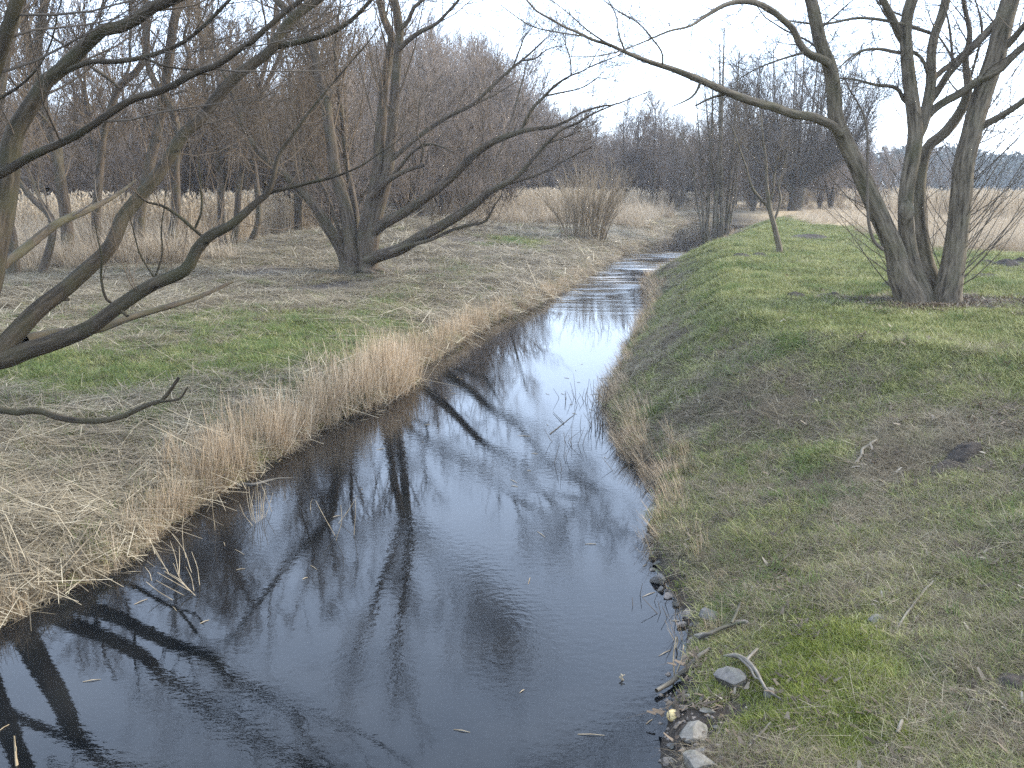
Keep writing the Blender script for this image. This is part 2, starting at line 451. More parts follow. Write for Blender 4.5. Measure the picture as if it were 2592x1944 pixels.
def water_mat():
    m, t, b = nodes('stream_water')
    geo = N(t, 'ShaderNodeNewGeometry')
    sep = N(t, 'ShaderNodeSeparateXYZ'); t.links.new(geo.outputs['Position'], sep.inputs[0])
    b.inputs['Roughness'].default_value = 0.02
    b.inputs['IOR'].default_value = 1.333
    b.inputs['Specular IOR Level'].default_value = 0.5
    n0 = N(t, 'ShaderNodeTexNoise', Scale=1.6, Detail=4.0)
    t.links.new(geo.outputs['Position'], n0.inputs['Vector'])
    def noise(scale, sx, sy, det=3.0):
        mp = N(t, 'ShaderNodeMapping'); mp.inputs['Scale'].default_value = (sx, sy, 1)
        t.links.new(geo.outputs['Position'], mp.inputs[0])
        n = N(t, 'ShaderNodeTexNoise', Scale=scale, Detail=det, Roughness=0.55)
        t.links.new(mp.outputs[0], n.inputs['Vector'])
        return n.outputs[0]
    def math_(op, a, c):
        n = N(t, 'ShaderNodeMath', operation=op)
        for i, s in enumerate((a, c)):
            if isinstance(s, (int, float)): n.inputs[i].default_value = s
            else: t.links.new(s, n.inputs[i])
        return n.outputs[0]
    # how lively the surface is along the stream: gentle below the bridge, a glassy pool, then the riffle
    mr = N(t, 'ShaderNodeFloatCurve')
    cu = mr.mapping.curves[0]
    pts = [(0.0, 0.20), (0.07, 0.26), (0.115, 0.22), (0.15, 0.06), (0.22, 0.08), (0.25, 0.30), (0.29, 1.0), (0.41, 1.0), (0.445, 0.25), (0.6, 0.07), (1, 0.07)]
    cu.points[0].location = pts[0]; cu.points[1].location = pts[-1]
    for p in pts[1:-1]: cu.points.new(*p)
    mr.mapping.update()
    t.links.new(math_('DIVIDE', sep.outputs['Y'], 100.0), mr.inputs['Value'])
    patch = ramp(t, noise(0.35, 1, 0.7, 2.0), [(0.42, (0.15,) * 3), (0.58, (1.0,) * 3)])
    fine = noise(13.0, 1.0, 1.3, 3.0)
    mid = noise(3.2, 0.8, 1.5, 2.0)
    big = noise(1.3, 0.5, 1.6, 3.0)
    near = math_('ADD', math_('MULTIPLY', fine, 0.0060), math_('MULTIPLY', mid, 0.0022))
    far = math_('MULTIPLY', big, math_('MULTIPLY', math_('GREATER_THAN', sep.outputs['Y'], 22.0), 0.06))
    rif = ramp(t, math_('DIVIDE', sep.outputs['Y'], 100.0), [(0.275, (0, 0, 0)), (0.31, (1, 1, 1)), (0.40, (1, 1, 1)), (0.43, (0, 0, 0))])
    foam = math_('MULTIPLY', ramp(t, noise(1.1, 0.45, 1.9, 5.0), [(0.56, (0, 0, 0)), (0.66, (0.85,) * 3)]), rif)
    wc = mixc(t, foam, ramp(t, n0.outputs[0], [(0.35, (0.0030, 0.0038, 0.0046)), (0.7, (0.008, 0.0085, 0.0088))]), (0.6, 0.6, 0.6))
    t.links.new(wc, b.inputs['Base Color'])
    hgt = math_('MULTIPLY', math_('MULTIPLY', math_('ADD', near, far), mr.outputs[0]), patch)
    bp = N(t, 'ShaderNodeBump', Strength=1.0, Distance=1.0)
    t.links.new(hgt, bp.inputs['Height']); t.links.new(bp.outputs[0], b.inputs['Normal'])
    return m
M_water = water_mat()

m_, t_, b_ = nodes('straw_stem')
gq = N(t_, 'ShaderNodeNewGeometry'); nq = N(t_, 'ShaderNodeTexNoise', Scale=14.0, Detail=3.0)
t_.links.new(gq.outputs['Position'], nq.inputs['Vector'])
t_.links.new(ramp(t_, nq.outputs[0], [(.35, (.17, .125, .07)), (.65, (.36, .285, .18))]), b_.inputs['Base Color'])
M_straw_stem = m_

# ------------------------------------------------------------------ the ground
def axis(fine0, fine1, step, far0, far1, n0, n1):
    a = np.arange(fine0, fine1 + 1e-6, step)
    g1 = fine1 + (far1 - fine1) * (np.linspace(0, 1, n1 + 1)[1:] ** 2.6)
    g0 = fine0 + (far0 - fine0) * (np.linspace(0, 1, n0 + 1)[1:] ** 2.6) if n0 else np.zeros(0)
    return np.concatenate([g0[::-1], a, g1])
gx = axis(-8, 8, 0.085, -600, 600, 90, 90)
gy = axis(-3, 26, 0.10, -20, 700, 12, 190)
GX, GY = np.meshgrid(gx, gy)
GZ = height(GX, GY)
def blob(x, y, u, v, rx, ry):
    c = ground(u, v)
    return np.exp(-(((x - c[0]) / rx) ** 2 + ((y - c[1]) / ry) ** 2))

D_BASE = ground(2350, 768)
B_BASE = ground(903, 692)
MOSS = [(2130, 1610, .30, .55), (2000, 1700, .35, .35), (1960, 1820, .38, .30), (2080, 1760, .3, .3), (1740, 1500, .12, .2), (2200, 1900, .3, .2)]
GREENL = [(830, 830, 1.3, 2.0), (500, 820, 1.3, 1.6), (300, 960, 1.0, 1.2), (680, 900, 1.0, 1.2), (1310, 616, 1.6, 2.6), (1310, 616, 1.4, 2.2), (1000, 760, .8, 2.5), (150, 930, 1.0, 1.0), (1150, 690, 1.0, 3)]
MUDS = [(1715, 1750, .16, .25), (1750, 1830, .2, .25), (1700, 1900, .2, .2), (1850, 1800, .22, .14), (1690, 1660, .1, .3), (1740, 1580, .12, .3)]
SOILS = [(1180, 606, 1.3, 1.6), (1290, 553, 1.4, 2.0), (640, 690, 1.2, 1.6), (870, 720, 1.0, 1.2), (700, 735, 1.2, 1.0)]
MH = [(2019, 754, .16, .22, .07, 'small dark molehill left of the four-stemmed tree, nearer the stream'),
      (2100, 754, .19, .22, .06, 'small dark molehill on the lawn close to the left of the four-stemmed tree'),
      (2551, 671, .26, .4, .11, 'wide dark molehill on the grass at the right edge behind the tree'),
      (2583, 667, .2, .4, .10, 'dark molehill cut by the right edge of the picture'),
      (2499, 667, .14, .3, .06, 'small flat molehill just right of the tree, beside the wide one'),
      (2502, 702, .28, .3, .05, 'low flattened molehill on the grass right of the tree foot'),
      (2502, 787, .15, .2, .06, 'little dark molehill just right of the litter round the tree foot'),
      (1878, 651, .22, .4, .07, 'grassy dark molehill just left below the young tree'),
      (1924, 649, .22, .4, .07, 'second grassy molehill touching the foot of the young tree on its left'),
      (2050, 600, .6, 1.0, .08, 'broad scuffed molehill on the grass strip beyond the young tree'),
      (2262, 722, .2, .3, .05, 'rough clods of soil beside the left stem of the tree'),
      (2440, 1150, .19, .13, .05, 'patch of dug black earth high on the right bank slope'),
      (2385, 1195, .2, .1, .03, 'long smear of black earth running down the right bank from the dug patch'),
      (2580, 1740, .12, .12, .04, 'black earth scrape at the lower right edge of the picture')]
MHC = [(ground(m[0], m[1]), m[2], m[3]) for m in MH]
def zones(x, y):
    """how green, how bare and how mossy the ground is at (x, y)"""
    dl, dr = dist_lr(x, y)
    n = fbm(x * 0.9, y * 0.9, 71); n2 = fbm(x * 3.3, y * 3.3, 72); n3 = fbm(x * 0.25, y * 0.2, 75)
    crest = np.interp(y, [0, 5, 8, 9.3, 11, 14, 20, 50], [7, 6.4, 5.2, 4.2, 2.4, 1.9, 1.7, 1.8])
    g_r = 0.27 + 0.66 * sm((dr / crest - 0.45) / 0.5) + 1.0 * (n - 0.5) + 0.7 * (n2 - 0.5)
    field = sm((x - 6.3 - 0.16 * y - 5 * (n3 - .5)) / 2.5) * sm((y - 23) / 5)
    g_r = g_r * (1 - 0.9 * field) * (1 - 0.7 * sm((y - 62) / 8))
    g_l = 0.36 * sm((22 - y) / 8) * sm((y - 6.5) / 2.5) + 0.03 + 0.35 * (n - 0.5)
    for b in GREENL: g_l = g_l + 0.42 * blob(x, y, *b)
    g_l = g_l + 0.9 * (n2 - 0.5)
    g = np.where(dr > 0, g_r, g_l)
    moss = np.zeros_like(x)
    for b in MOSS: moss = moss + blob(x, y, *b)
    moss = moss * (0.6 + 0.8 * n2)
    soil = 0.0
    for b in SOILS: soil = soil + 1.0 * blob(x, y, *b)
    soil = soil * (0.4 + 1.3 * n2) + sm((0.10 - np.minimum(np.abs(dl), np.abs(dr))) / 0.1) * 0.4
    gap = sm((fbm(x * 7, y * 7, 77) - .53) / .12)
    soil = soil + .65 * gap * sm((16 - y) / 6) + np.where(dr > 0, .8 * sm((.24 - np.abs(dr)) / .2), 0)
    for c, rx, ry in MHC: soil = soil + 1.6 * np.exp(-(((x - c[0]) / rx) ** 2 + ((y - c[1]) / ry) ** 2) ** 2)
    for b in MUDS: soil = soil + 1.1 * blob(x, y, *b)
    soil = soil + 0.9 * np.exp(-(((x - D_BASE[0]) / 1.15) ** 2 + ((y - D_BASE[1] + .3) / 0.8) ** 2)) * (0.5 + n2)
    soil = soil + 0.6 * np.exp(-(((x - B_BASE[0] + .6) / 1.6) ** 2 + ((y - B_BASE[1]) / 1.0) ** 2)) * (0.4 + n2)
    return np.clip(g, 0, 1), np.clip(soil, 0, 1), np.clip(moss, 0, 1), field

g_, s_, m_, f_ = zones(GX, GY)
dl_, dr_ = dist_lr(GX, GY)
def lerp(a, b, t): return a + (np.array(b) - a) * t[..., None]
cov = np.broadcast_to(np.array([0.115, 0.088, 0.058]), GX.shape + (3,)).copy()      # thatch and soil
cov = lerp(cov, (0.062, 0.075, 0.026), g_)
cov = lerp(cov, (0.075, 0.085, 0.02), m_)
cov = lerp(cov, (0.30, 0.23, 0.145), np.clip(f_, 0, 1) * 0.9)
cov = lerp(cov, (0.26, 0.20, 0.125), np.where(dl_ > 0, sm((GY - 24) / 10) * sm((dl_ - 11) / 5), 0) * 0.8)
cov = lerp(cov, (0.16, 0.14, 0.085), sm((GY - 110) / 60))
cov = lerp(cov, (0.040, 0.032, 0.026), s_)
cov = lerp(cov, (0.028, 0.022, 0.016), sm((0.05 - np.maximum(dl_, dr_)) / 0.1))
ny, nx = GX.shape
ii = (np.arange(ny - 1)[:, None] * nx + np.arange(nx - 1)[None]).reshape(-1)
quads = np.stack([ii, ii + 1, ii + nx + 1, ii + nx], 1)
me = mesh('ground', np.stack([GX, GY, GZ], -1).reshape(-1, 3), quads, None, True,
          {'cover': ('FLOAT_COLOR', np.concatenate([cov, np.ones(GX.shape + (1,))], -1).astype(np.float32))})
tag(link('ground', me, M_ground), kind='structure')

wx = np.linspace(-14, 95, 60); wy = np.linspace(-16, 96, 60)
WX, WY = np.meshgrid(wx, wy)
ii = (np.arange(59)[:, None] * 60 + np.arange(59)[None]).reshape(-1)
tag(link('water', mesh('water', np.stack([WX, WY, 0 * WX], -1).reshape(-1, 3), np.stack([ii, ii + 1, ii + 61, ii + 60], 1)), M_water), kind='structure')

# ------------------------------------------------------------------ traced limbs
def limb(tr, wid, Y, n=26, ext=0.0, extup=0.35, extr=0.35, sway=0.06, root=None):
    """tr: points of the photograph along the limb, wid: its widths there (pixels, first..last), Y: distances (first..last)"""
    s = np.concatenate([[0], np.cumsum(np.hypot(np.diff([p[0] for p in tr]), np.diff([p[1] for p in tr])))])
    s = s / s[-1]
    Ys = np.interp(s, np.linspace(0, 1, len(Y)), Y)
    Ws = np.interp(s, np.linspace(0, 1, len(wid)), wid)
    P = [at(u, v, y) for (u, v), y in zip(tr, Ys)]
    R = [w * 0.5 * y / F for w, y in zip(Ws, Ys)]
    if root is not None:
        P = [np.asarray(root, float)] + P; R = [R[0] * 1.15] + R
    if ext:
        d = P[-1] - P[-2]; d = d / np.linalg.norm(d)
        st = ext / 5; r0 = R[-1]; p = P[-1]
        for k in range(5):
            d = d + rng.normal(size=3) * sway * 1.6 + np.array([0, 0, extup * 0.25]); d /= np.linalg.norm(d)
            p = p + d * st
            P.append(p.copy()); R.append(r0 + (r0 * extr - r0) * (k + 1) / 5)
        n = int(n * 1.5)
    return resample(P, R, n)

def flare(P, R, amt=0.5, h=0.5):
    z = P[:, 2] - P[0, 2]
    return P, R * (1 + amt * np.exp(-np.clip(z, 0, 99) / h))

def crown(limbs, levels, seed=None):
    """levels: list of dicts for spawn(), each grown on the shoots of the one before; limbs: list of (P, R)"""
    Kc = 24
    P = np.stack([resample(p, r, Kc)[0] for p, r in limbs]); R = np.stack([resample(p, r, Kc)[1] for p, r in limbs])
    out_ = []
    for lv in levels:
        lv = dict(lv); S = lv.pop('S', 3)
        P, R = spawn(P, R, **lv)
        out_.append((P, R, S))
    return out_
def crown_obj(name, limbs, levels, mat, parent, split=None):
    gs = crown(limbs, levels)
    if split is not None:                                # the first level is thick enough to carry bark
        b = Tubes()
        for P, R, S in gs[:split]: b.add(P, R, max(S, 5))
        o1 = b.build('boughs', parent['bark'] if False else split_mat[0], parent)
        o1['kind'] = 'stuff'
        gs = gs[split:]
    t = Tubes()
    for P, R, S in gs: t.add(P, R, S)
    o = t.build(name, mat, parent)
    o['kind'] = 'stuff'
    return o
split_mat = [None]

# ---- near willow that leans in from the left
A_root = np.array([-6.75, 9.3, h1(-6.75, 9.3) - 0.15])
tA = empty('leaning_willow', A_root + np.array([0, 0, 0.15]), 'nearest old willow, leaning in at the left with long forking mossy limbs', 'tree')
A = {}
A['fork'] = limb([(-250, 985), (-120, 950), (-20, 915)], [92, 80, 76], [9.3, 9.5], 14, root=A_root)
A['A1'] = limb([(-190, 960), (-60, 800), (-5, 590), (18, 470), (40, 330), (80, 265), (100, 230), (121, 200), (168, 165), (200, 130), (240, 93), (269, 69), (318, 66), (341, 52), (376, 23), (434, 0)],
              [80, 70, 62, 50, 36, 30, 26], [9.4, 9.9, 10.4, 10.6, 10.6], 40, ext=5.5, root=A_root)
A['A2'] = limb([(-22, 915), (27, 858), (90, 790), (174, 724), (217, 684), (260, 646), (292, 602), (304, 562), (333, 521), (370, 480), (434, 390), (463, 341), (506, 304), (550, 246), (607, 185), (672, 139), (695, 116), (713, 78), (739, 49), (774, 20), (802, 0)],
              [54, 42, 36, 32, 29, 25, 22], [9.5, 10.2, 11.0, 11.6], 46, ext=5)
A['A3'] = limb([(-22, 915), (20, 908), (68, 889), (136, 867), (226, 830), (294, 781), (384, 722), (475, 677), (502, 627), (535, 594), (579, 573), (613, 545), (646, 515), (678, 488), (695, 440), (701, 407), (746, 335), (790, 275), (814, 244)],
              [50, 44, 36, 32, 28, 17, 9, 5], [9.5, 9.7, 9.9, 10.1], 48, ext=1.2)
A['A4'] = limb([(60, 862), (120, 848), (181, 840), (244, 835), (316, 808), (407, 781), (497, 754), (588, 713)], [30, 22, 18, 14, 8], [9.7, 11.5, 13.5], 22)
A['A5'] = limb([(-140, 1010), (-60, 1032), (0, 1038), (45, 1045), (90, 1038), (149, 1057), (235, 1066), (316, 1052), (371, 1025), (407, 1016), (434, 984), (452, 957)],
              [24, 18, 17, 14, 8], [9.3, 8.9, 8.6], 26, root=A_root + np.array([0.2, 0, 0.5]))
A['A5b'] = limb([(407, 1016), (457, 1007), (475, 980)], [9, 4], [8.65, 8.6], 8)
A['A6'] = limb([(-160, 520), (-20, 447), (0, 440), (72, 399), (202, 338), (275, 289), (333, 252), (405, 231), (448, 211), (492, 185), (550, 165), (607, 124), (640, 104), (667, 78), (721, 32), (762, 0)],
              [26, 22, 19, 17, 15, 12], [10.0, 9.4, 9.0], 40, ext=3, root=at(-150, 760, 9.9))
A['A7'] = limb([(168, 180), (231, 156), (289, 156), (362, 145), (419, 127), (463, 107), (521, 61), (567, 14)], [13, 12, 10, 8], [10.55, 10.2, 10.0], 26, ext=2)
A['A7b'] = limb([(362, 145), (411, 165), (506, 176), (560, 170)], [7, 3], [10.2, 10.1], 14)
A['A2b'] = limb([(700, 118), (779, 101), (849, 78), (904, 38), (935, 5)], [15, 12, 9], [11.4, 11.0], 20, ext=2)
A['A3b'] = limb([(678, 488), (768, 466), (859, 443), (918, 417), (961, 388)], [11, 9, 6, 3], [10.0, 9.7], 20, ext=0.4)
A['A3c'] = limb([(515, 600), (489, 579), (450, 545), (411, 521), (370, 510), (330, 470)], [9, 8, 3], [10, 9.8], 16)
A['A3d'] = limb([(492, 581), (509, 539), (509, 480), (506, 443), (500, 380)], [7, 5, 2], [10, 9.9], 14)
A['A3e'] = limb([(397, 712), (353, 640), (338, 585), (325, 530)], [6, 4, 2], [9.85, 9.7], 12)
A['A3f'] = limb([(393, 703), (411, 640), (408, 579), (416, 524), (420, 470)], [6, 4, 2], [9.85, 9.9], 12)
A['A3g'] = limb([(303, 775), (277, 765), (257, 712), (257, 646), (246, 597), (240, 560)], [8, 6, 2], [9.8, 9.6], 14)
A['A8'] = limb([(-60, 280), (0, 249), (58, 211), (110, 150)], [10, 7, 5], [10.3, 9.8], 12, ext=1.5)
trunkA = Tubes().add(*A['fork'], S=16, rough=0.10).build('trunk', M_willow, tA)
boughA1 = Tubes().add(*A['A1'], S=14, rough=0.10).build('trunk', M_willow, tA)
for k in ('A2', 'A3', 'A5'):
    tag(Tubes().add(*A[k], S=12, rough=0.10).build('limb', M_willow, trunkA))
tag(Tubes().add(*A['A4'], S=10, rough=0.1).build('limb', M_willow, trunkA), 'lowest limb reaching out low over the grass')
for k in ('A6', 'A7'):
    Tubes().add(*A[k], S=10, rough=0.08).build('limb', M_willow, boughA1)
for k in ('A2b', 'A3b', 'A5b', 'A7b', 'A3c', 'A3d', 'A3e', 'A3f', 'A3g', 'A8'):
    Tubes().add(*A[k], S=7, rough=0.05).build('branch', M_willow, boughA1 if k in ('A7b', 'A8') else trunkA)
# out-of-frame top of the tree
top = []
for k, (ax, ay, hz) in enumerate([(-5.2, 8.0, 7.5), (-8.2, 9.0, 8), (-6.3, 11.5, 9.0), (-3.4, 8.5, 6.0)]):
    p0 = A['A1'][0][3 + k]; d = np.array([ax, ay, hz])
    top.append(resample([p0, p0 * .6 + d * .4 + rng.normal(size=3) * .2, d], [0.11, 0.08, 0.03], 20))
    Tubes().add(*top[-1], S=9, rough=0.08).build('limb', M_willow, boughA1)
big = [A[k] for k in ('A1', 'A2', 'A6', 'A7', 'A2b')] + top
crown_obj('twigs', big, [dict(n=18, ang=(25, 65), length=(0.7, 2.2), rs=0.35, t=(0.3, 1), up=0.12, Kp=6, rmax=0.014, rmin=.0042, S=5),
                         dict(n=8, ang=(20, 50), length=(0.3, 1.0), rs=0.5, up=0.08, Kp=4, rmin=.0034), dict(n=4, ang=(20, 45), length=(0.12, 0.45), rs=0.6, Kp=3, rmin=.0026)], M_twig_dark, tA)
crown_obj('stubs', [A[k] for k in ('A1', 'A2', 'A3', 'A6', 'fork')], [dict(n=7, ang=(50, 90), length=(0.05, 0.16), rs=0.4, t=(0.05, 0.95), up=0.05, Kp=3, rmax=0.022, rmin=0.008, tip=0.8, S=6)], M_willow, tA)
def roots(parent, c, n, r0, r1, th, mat):
    for k in range(n):
        a = 2 * math.pi * (k + rng.random() * .7) / n
        q = np.linspace(0, 1, 8)
        rr_ = r0 + (r1 * rng.uniform(.7, 1.2) - r0) * q; aa = a + .35 * rng.normal() * q
        X = c[0] + rr_ * np.cos(aa); Yq = c[1] + rr_ * np.sin(aa)
        Zq = height(X, Yq) + .15 * (1 - q) ** 1.6 - .08 * q
        Tubes().add(np.stack([X, Yq, Zq], 1), th * (1 - .75 * q), S=7, rough=.12).build('root', mat, parent)
small = [A[k] for k in ('A3', 'A3b', 'A3c', 'A3d', 'A3e', 'A3f', 'A3g', 'A7b')]
crown_obj('twigs', small, [dict(n=6, ang=(25, 60), length=(0.35, 1.1), rs=0.35, t=(0.3, 1), up=0.16, Kp=5, rmax=0.008),
                           dict(n=5, ang=(20, 45), length=(0.15, 0.5), rs=0.55, up=0.08, Kp=3)], M_twig, tA)
# long whippy shoots on the lower limbs, in front of the thicket
crown_obj('shoots', [A['A3'], A['A2']], [dict(n=38, ang=(25, 85), length=(0.5, 1.7), rs=0.16, t=(0.25, 0.95), up=0.28, Kp=6, rmax=0.006, rmin=.003, jit=0.08),
                                          dict(n=4, ang=(15, 40), length=(0.2, 0.6), rs=0.6, up=0.1, Kp=3)], M_twig, tA)

# ---- the big willow in the middle of the left bank
B0 = B_BASE
tB = empty('spreading_willow', B0, 'big willow fanning many stems from one foot, low limbs reaching over the stream', 'tree')
YB = B0[1]
B = {}
rootB = lambda dx, dy=0.0: B0 + np.array([dx, dy, -0.25])
B['B1'] = flare(*limb([(893, 660), (886, 610), (880, 560), (868, 500), (850, 445), (839, 358), (830, 300), (826, 260), (808, 197), (791, 116), (774, 81), (740, 40), (700, 0)], [38, 33, 27, 24, 20, 17], [YB, YB + .3, YB + .8], 34, ext=4, root=rootB(-.1)), .35)
B['B2'] = flare(*limb([(872, 655), (839, 589), (810, 540), (758, 479), (717, 439), (660, 390), (620, 330), (590, 240)], [28, 24, 20, 15, 10], [YB + .1, YB - .6, YB - 1.4], 28, ext=2, root=rootB(-.25)), .3)
B['B2b'] = limb([(868, 640), (822, 580), (795, 530), (776, 480), (770, 430)], [14, 11, 6], [YB + .2, YB + 1.0], 18, ext=2, root=rootB(-.25, .2))
B['B2c'] = limb([(880, 640), (850, 560), (830, 500), (800, 440), (770, 380), (755, 310)], [12, 10, 6], [YB + .3, YB + 1.4], 18, ext=2.5, root=rootB(-.1, .3))
B['B1b'] = limb([(905, 640), (902, 560), (893, 490), (880, 430), (872, 360), (866, 290)], [20, 16, 12], [YB + .4, YB + 1.2], 22, ext=3, root=rootB(.05, .3))
B['B3'] = flare(*limb([(930, 655), (926, 600), (940, 531), (953, 474), (960, 416), (960, 358), (966, 300), (973, 217), (985, 145), (990, 87), (976, 58), (959, 0)], [46, 44, 34, 27, 22, 20, 17], [YB, YB + .1, YB + .6], 36, ext=4.5, root=rootB(.3)), .35)
B['B4'] = limb([(938, 625), (950, 560), (968, 490), (980, 445), (989, 358), (996, 289), (1002, 202), (1007, 130), (1012, 72), (1005, 29), (999, 0)], [40, 34, 27, 24, 20, 19], [YB - .1, YB - .1, YB - .3], 34, ext=4.5, root=rootB(.36))
B['B4b'] = limb([(1012, 74), (1034, 52), (1045, 23), (1069, 0)], [13, 10, 8], [YB - .3, YB - .6], 14, ext=2.5)
B['B4c'] = limb([(1010, 125), (1028, 107), (1063, 81), (1103, 61), (1135, 29), (1161, 0)], [13, 11, 8, 6], [YB - .3, YB - 1.2], 18, ext=2)
B['B5'] = limb([(935, 600), (955, 578), (1018, 540), (1076, 502), (1128, 462), (1163, 430), (1206, 387), (1250, 358), (1293, 341), (1330, 330), (1408, 317), (1440, 304), (1475, 283), (1518, 270), (1562, 263), (1590, 252), (1645, 231)], [30, 25, 22, 20, 17, 10, 6, 4, 2], [YB - .1, YB - 1.2, YB - 2.2, YB - 2.6], 46)
B['B5b'] = limb([(1318, 333), (1330, 308), (1342, 283), (1379, 243), (1408, 214), (1446, 191), (1489, 171), (1507, 139), (1524, 113)], [10, 8, 6, 3, 2], [YB - 1.8, YB - 2.4], 26)
B['B5c'] = limb([(1379, 243), (1408, 237), (1489, 214), (1512, 197), (1536, 200)], [5, 4, 2], [YB - 2.0, YB - 1.8], 16)
B['B5d'] = limb([(1446, 191), (1443, 148), (1431, 110)], [4, 2], [YB - 2.2, YB - 2.3], 10)
B['B5e'] = limb([(1489, 171), (1533, 153), (1576, 136)], [4, 2], [YB - 2.3, YB - 2.6], 10)
B['B6'] = limb([(925, 662), (946, 652), (1018, 628), (1062, 600), (1105, 578), (1163, 543), (1206, 514), (1235, 488), (1279, 465), (1316, 441), (1340, 413), (1374, 373), (1397, 350), (1417, 330), (1460, 312), (1498, 289), (1553, 266)], [34, 30, 27, 24, 17, 11, 8, 6, 3], [YB - .1, YB - 1.6, YB - 2.6, YB - 3.2], 46)
B['B6b'] = limb([(1388, 362), (1431, 347), (1470, 330)], [5, 2], [YB - 2.6, YB - 2.5], 10)
B['B6c'] = limb([(1262, 473), (1300, 462), (1365, 440), (1440, 400), (1498, 372)], [8, 6, 3], [YB - 2.2, YB - 1.8], 18)
B['B7'] = limb([(990, 640), (1018, 627), (1090, 607), (1148, 581), (1192, 569), (1229, 560), (1250, 523), (1270, 494)], [12, 9, 8, 3], [YB - .9, YB - 2.0], 24)
B['B8'] = limb([(940, 500), (952, 485), (989, 453), (1033, 430), (1073, 419)], [17, 13, 8], [YB - .3, YB - 1.2], 18)
B['B8b'] = limb([(984, 455), (1018, 416), (1044, 384), (1085, 365), (1134, 378), (1151, 387)], [11, 8, 4], [YB - .5, YB - 1.4], 18)
B['B8c'] = limb([(1064, 422), (1070, 372), (1056, 343), (1059, 300), (1062, 255)], [6, 5, 3], [YB - 1.1, YB - 1.5], 14)
B['B9'] = limb([(975, 420), (1030, 370), (1080, 330), (1140, 292), (1200, 262), (1238, 226), (1272, 194), (1298, 171), (1321, 153), (1385, 95)], [12, 11, 10, 9, 6, 3], [YB - .2, YB + .6], 30)
B['B9b'] = limb([(1298, 171), (1316, 124), (1327, 95), (1350, 67), (1362, 46)], [5, 2], [YB + .4, YB + .6], 14)
B['B9c'] = limb([(1321, 153), (1350, 150), (1388, 124), (1420, 116)], [5, 2], [YB + .4, YB + .2], 12)
B['B9d'] = limb([(1000, 400), (1070, 340), (1130, 300), (1190, 270), (1260, 235), (1310, 205)], [9, 7, 3], [YB + .2, YB + 1.6], 22)
trB = {}
for k in ('B1', 'B2', 'B3', 'B4'):
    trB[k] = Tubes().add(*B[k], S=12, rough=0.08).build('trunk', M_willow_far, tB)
for k in ('B1b', 'B2b', 'B2c', 'B5', 'B6', 'B7', 'B8', 'B9'):
    Tubes().add(*B[k], S=9, rough=0.07).build('limb', M_willow_far, trB[{'B1b': 'B1', 'B2b': 'B2', 'B2c': 'B2', 'B9': 'B4'}.get(k, 'B3')])
for k in B:
    if k in ('B4b', 'B4c', 'B5b', 'B5c', 'B5d', 'B5e', 'B6b', 'B6c', 'B8b', 'B8c', 'B9b', 'B9c', 'B9d'):
        Tubes().add(*B[k], S=6, rough=0.04).build('branch', M_willow_far, trB['B4' if k[:2] in ('B4', 'B9') else 'B3'])
fine = [B[k] for k in ('B5', 'B6', 'B5b', 'B5c', 'B5e', 'B6c', 'B9', 'B9d', 'B6b', 'B9b', 'B9c', 'B5d', 'B8b', 'B8c', 'B7')]
crown_obj('twigs', fine, [dict(n=12, ang=(25, 60), length=(0.4, 1.6), rs=0.4, t=(0.25, 1), up=0.16, Kp=5, rmax=0.012, rmin=.0055),
                          dict(n=6, ang=(20, 45), length=(0.25, 0.8), rs=0.55, up=0.1, Kp=4, rmin=.0045), dict(n=3, ang=(20, 40), length=(0.1, 0.4), rs=0.6, Kp=3, rmin=.004)], M_twig_dark, tB)
up_ = [B[k] for k in ('B1', 'B2', 'B3', 'B4', 'B1b', 'B2b', 'B2c', 'B4b', 'B4c')]
crown_obj('twigs', up_, [dict(n=20, ang=(20, 50), length=(1.0, 3.6), rs=0.35, t=(0.3, 1), up=0.18, Kp=7, rmax=0.03, rmin=.009, S=4, outw=(0, 0.3, 0)),
                         dict(n=8, ang=(18, 42), length=(0.5, 1.5), rs=0.5, up=0.12, Kp=4, rmin=.0075), dict(n=4, ang=(18, 40), length=(0.2, 0.7), rs=0.6, Kp=3, rmin=.006)], M_twig, tB)
crown_obj('shoots', [B['B5'], B['B6'], B['B2'], B['B1']], [dict(n=34, ang=(30, 80), length=(0.6, 2.0), rs=0.2, t=(0.15, 0.8), up=0.3, Kp=5, rmax=0.010, rmin=.007, jit=0.07),
                                                 dict(n=3, ang=(15, 35), length=(0.3, 0.8), rs=0.6, up=0.1, Kp=3)], M_twig, tB)

roots(tB, B0 + np.array([.12, 0, 0]), 9, .30, 1.2, .12, M_willow_far)

# ---- the four-stemmed tree on the right bank
D0 = D_BASE
YD = D0[1]
tD = empty('four_stemmed_tree', D0, 'bare tree of four thick stems splitting at the ground on the right lawn', 'tree')
rootD = lambda dx, dy=0.0: D0 + np.array([dx, dy, -0.25])
Dl = {}
Dl['D1'] = flare(*limb([(2299, 748), (2279, 702), (2267, 644), (2244, 586), (2218, 528), (2192, 470), (2166, 412), (2137, 354), (2116, 300), (2110, 231), (2102, 174), (2079, 116), (2066, 58), (2053, 0)], [66, 50, 46, 44, 41, 37, 35, 32, 29], [YD - .15, YD - .3, YD - .6], 46, ext=4.5, root=rootD(-.28, -.1)), .7, .22)
Dl['D2'] = flare(*limb([(2332, 740), (2314, 690), (2299, 629), (2293, 571), (2292, 514), (2299, 456), (2312, 383), (2317, 347), (2313, 289), (2305, 231), (2296, 145), (2293, 87), (2299, 29), (2308, 0)], [48, 40, 36, 38, 36, 33, 28, 27], [YD, YD + .1, YD + .3], 46, ext=4.5, root=rootD(-.06)), .5, .3)
